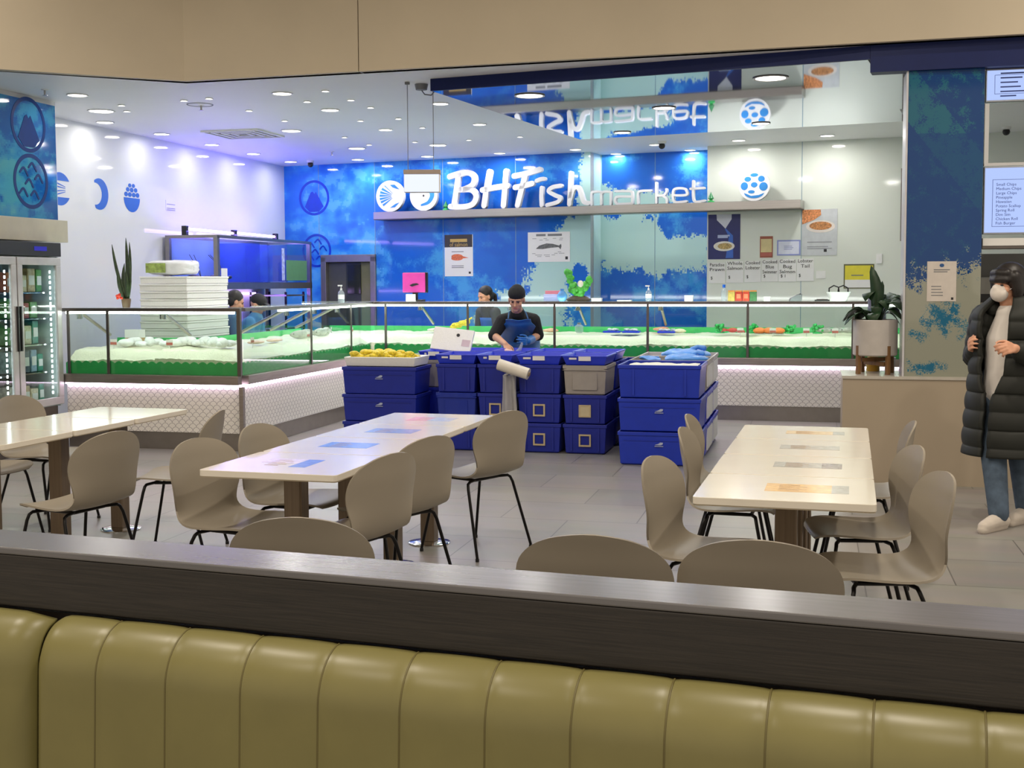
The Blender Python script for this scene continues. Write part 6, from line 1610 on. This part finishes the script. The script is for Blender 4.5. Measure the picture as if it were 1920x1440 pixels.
staff('person with short dark hair bending behind the side counter, ear towards us', 442, 566, 13.8, IR * .75 - TC * .35 - UP * .3, 'short', col('slate_blue_shirt', (70, 110, 150), .8), M_skin2)
staff('person in a black cap beside the dark-haired colleague behind the side counter', 484, 572, 14.35, IR * .8 + TC * .1 - UP * .35, 'cap', col('pale_blue_shirt', (86, 140, 190), .8), M_skin2)

# ---- customer walking in at the right edge
org = atz(1893, 980, 0)
t = thing('person', 'person in long dark puffer coat, white mask and jeans walking in at the right edge', 'person', org)
FD = (TC * math.cos(R(52)) - IR * math.sin(R(52))).normalized(); FR = FD.cross(UP)      # facing; her right hand side
ax = D(1894, 640, 7.62); ax = Vector((ax.x, ax.y, 0))
HF = (TC * math.cos(R(66)) - IR * math.sin(R(66)) - UP * .06)
hc = D(1888, 534, 7.58)
ne = Vector((ax.x, ax.y, 0)) + UP * 1.37 + FD * .02; ch = ax + UP * 1.18; pe = ax + UP * .88
b = WMB(org)
P, M_ = head(b, hc, HF, UP, .98)
b.caps([hc - UP * .06, ne, ch], [.050, .054, .10], 12); b.caps([ch, pe], [.12, .13], 14)
shR_, shL_ = ne - UP * .06 + FR * .17, ne - UP * .06 - FR * .17
elR_, elL_ = shR_ - UP * .27 + FR * .04 + FD * .03, shL_ - UP * .27 - FR * .05 + FD * .0
wrR_, wrL_ = D(1829, 655, 7.66), D(1902, 653, 7.26)
hdR, hdL = D(1817, 648, 7.62), D(1878, 652, 7.18)
for sh, el, wr in ((shR_, elR_, wrR_), (shL_, elL_, wrL_)): b.caps([sh, el], [.05, .042], 10); b.caps([el, wr], [.04, .028], 10)
hand(b, wrR_, hdR - wrR_, FR * -.6 + TC * -.4, 1, 1.0, .95); hand(b, wrL_, hdL - wrL_, -TC * .7 - UP * .3 - FD * .2, -1, 1.15, .98)
a1 = foot(1872, 7.50); a2 = foot(1922, 7.72)
for hp, an, kf in ((pe + FR * .08, a1, .05), (pe - FR * .08, a2, .03)):
    b.caps([hp, (hp + an) / 2 + FD * kf, an + UP * .09], [.085, .06, .042], 10); b.caps([an + UP * .05, an + FD * .13 + UP * .035], [.036, .03], 8)
soft(b, 'body', M_skin, t, .006, 2)
face_bits(t, P, M_, .98)
b = WMB(org)
for hp, an, kf in ((pe + FR * .08, a1, .05), (pe - FR * .08, a2, .03)): b.caps([hp + UP * .04, (hp + an) / 2 + FD * kf, an + UP * .10], [.105, .078, .062], 12)
soft(b, 'jeans', col('blue_jeans', (74, 90, 108), .85, noise_amt=.25, scale=18), t, .009, 2)
b = WMB(org)
for an in (a1, a2):
    b.caps([an - FD * .05 + UP * .05, an + FD * .06 + UP * .055, an + FD * .17 + UP * .04], [.045, .047, .036], 12); b.caps([an - FD * .05 + UP * .022, an + FD * .18 + UP * .022], [.035, .034], 10)
soft(b, 'shoes', col('cream_trainers', (206, 196, 184), .6), t, .007, 2)
b = WMB(org); b.caps([ne - UP * .04, ch, pe + UP * .1, pe - UP * .06], [.08, .148, .150, .165], 16)
soft(b, 'white_shirt', col('white_shirt', (222, 216, 210), .8, noise_amt=.05, scale=8, bump=.3), t, .010, 2)
# puffer coat: quilted shell open down the front
b = WMB(org)
def coat(s, q):
    z = 1.40 - q * .96
    op = R(24 - 4 * smooth(.1, .45, q) - 16 * smooth(.42, .66, q) + 10 * smooth(.1, 0, q))
    a = op + (2 * PI - 2 * op) * s
    sh = smooth(0, .10, q)
    rx = (.10 + .105 * sh + .03 * smooth(.2, 1, q)); ry = (.09 + .09 * sh + .07 * smooth(.2, 1, q))
    rib = .016 * abs(math.sin(q * 8.5 * PI)) ** .6
    d_ = FD * (math.cos(a) * (ry + rib)) - FR * (-1) * (math.sin(a) * (rx + rib))
    return ax + d_ + UP * (z + .03 * (1 - sh) * abs(math.sin(a)))
o = b.grid(coat, 60, 80).build('coat', col('dark_green_puffer', (22, 25, 19), .62, noise_amt=.15, scale=6), t, smooth=80); m_ = o.modifiers.new('down', 'SOLIDIFY'); m_.thickness = .028; m_.offset = 1
M_coat = MATS['dark_green_puffer']
for nm, sh, el, wr in (('sleeve', shR_, elR_, wrR_), ('sleeve', shL_, elL_, wrL_)):
    b = WMB(org); pts, rs = [], []
    for a_, c_, n_ in ((sh, el, 12), (el, wr.lerp(el, .12), 10)):
        for k in range(n_): q = k / n_; pts.append(a_.lerp(c_, q)); rs.append((.086 - .012 * q if a_ is sh else .076 - .018 * q) + .007 * abs(math.sin(k * PI / 3)))
    b.caps(pts, rs, 14); soft(b, nm, M_coat, t, .009, 1)
b = WMB(org)
for k in range(11):
    a_ = R(68 + 224 * k / 10); b.ell(ne + UP * .005 + FD * (math.cos(a_) * .085) + FR * (math.sin(a_) * .105) + UP * (.02 * -math.cos(a_)), .05, n=10, k=8)
soft(b, 'collar', M_coat, t, .010, 3)
b = WMB(org); r_, f_, u_ = basis(HF); Mh = Matrix((r_, f_, u_)).transposed()
b.ell(hc + u_ * .045 - f_ * .03, (.098, .108, .10), Mh, 20, 12); b.ell(hc - u_ * .03 - f_ * .055, (.10, .078, .10), Mh, 18, 12)
for s in (-1, 1): b.caps([hc + r_ * (s * .078) + u_ * .05 + f_ * .01, hc + r_ * (s * .088) - u_ * .03 + f_ * .0, hc + r_ * (s * .082) - u_ * .10 - f_ * .005], [.04, .036, .026], 12)
b.caps([hc + r_ * -.056 + u_ * .036 + f_ * .062, hc + u_ * .036 + f_ * .080, hc + r_ * .056 + u_ * .036 + f_ * .062], [.024, .024, .024], 12); b.caps([hc + r_ * -.05 + u_ * .075 + f_ * .05, hc + u_ * .08 + f_ * .062, hc + r_ * .05 + u_ * .075 + f_ * .05], [.03, .03, .03], 12)
soft(b, 'bob_hair', M_hair, t, .007, 7)
b = WMB(org); b.ell(hc - u_ * .048 + f_ * .066, (.060, .052, .056), Mh, 18, 12); b.ell(hc - u_ * .022 + f_ * .090, (.030, .026, .032), Mh, 14, 10); soft(b, 'white_mask', col('white_mask', (224, 216, 208), .7), t, .006, 3)
for s in (-1, 1): b = WMB(org); b.tube([hc + r_ * (s * .056) - u_ * .03 + f_ * .05, hc + r_ * (s * .082) - u_ * .005 - f_ * .01], .0025, 5); b.build('ear_loop', M_paper, t)
sc.view_settings.view_transform = 'Standard'; sc.view_settings.look = 'None'; sc.view_settings.gamma = 1; sc.view_settings.use_curve_mapping = False
sc.view_settings.exposure = EXPO
cy = sc.cycles
cy.use_denoising = True
cy.max_bounces = 8; cy.diffuse_bounces = 4; cy.glossy_bounces = 4; cy.transmission_bounces = 4; cy.transparent_max_bounces = 16
cy.sample_clamp_indirect = 6; cy.caustics_reflective = False; cy.caustics_refractive = False
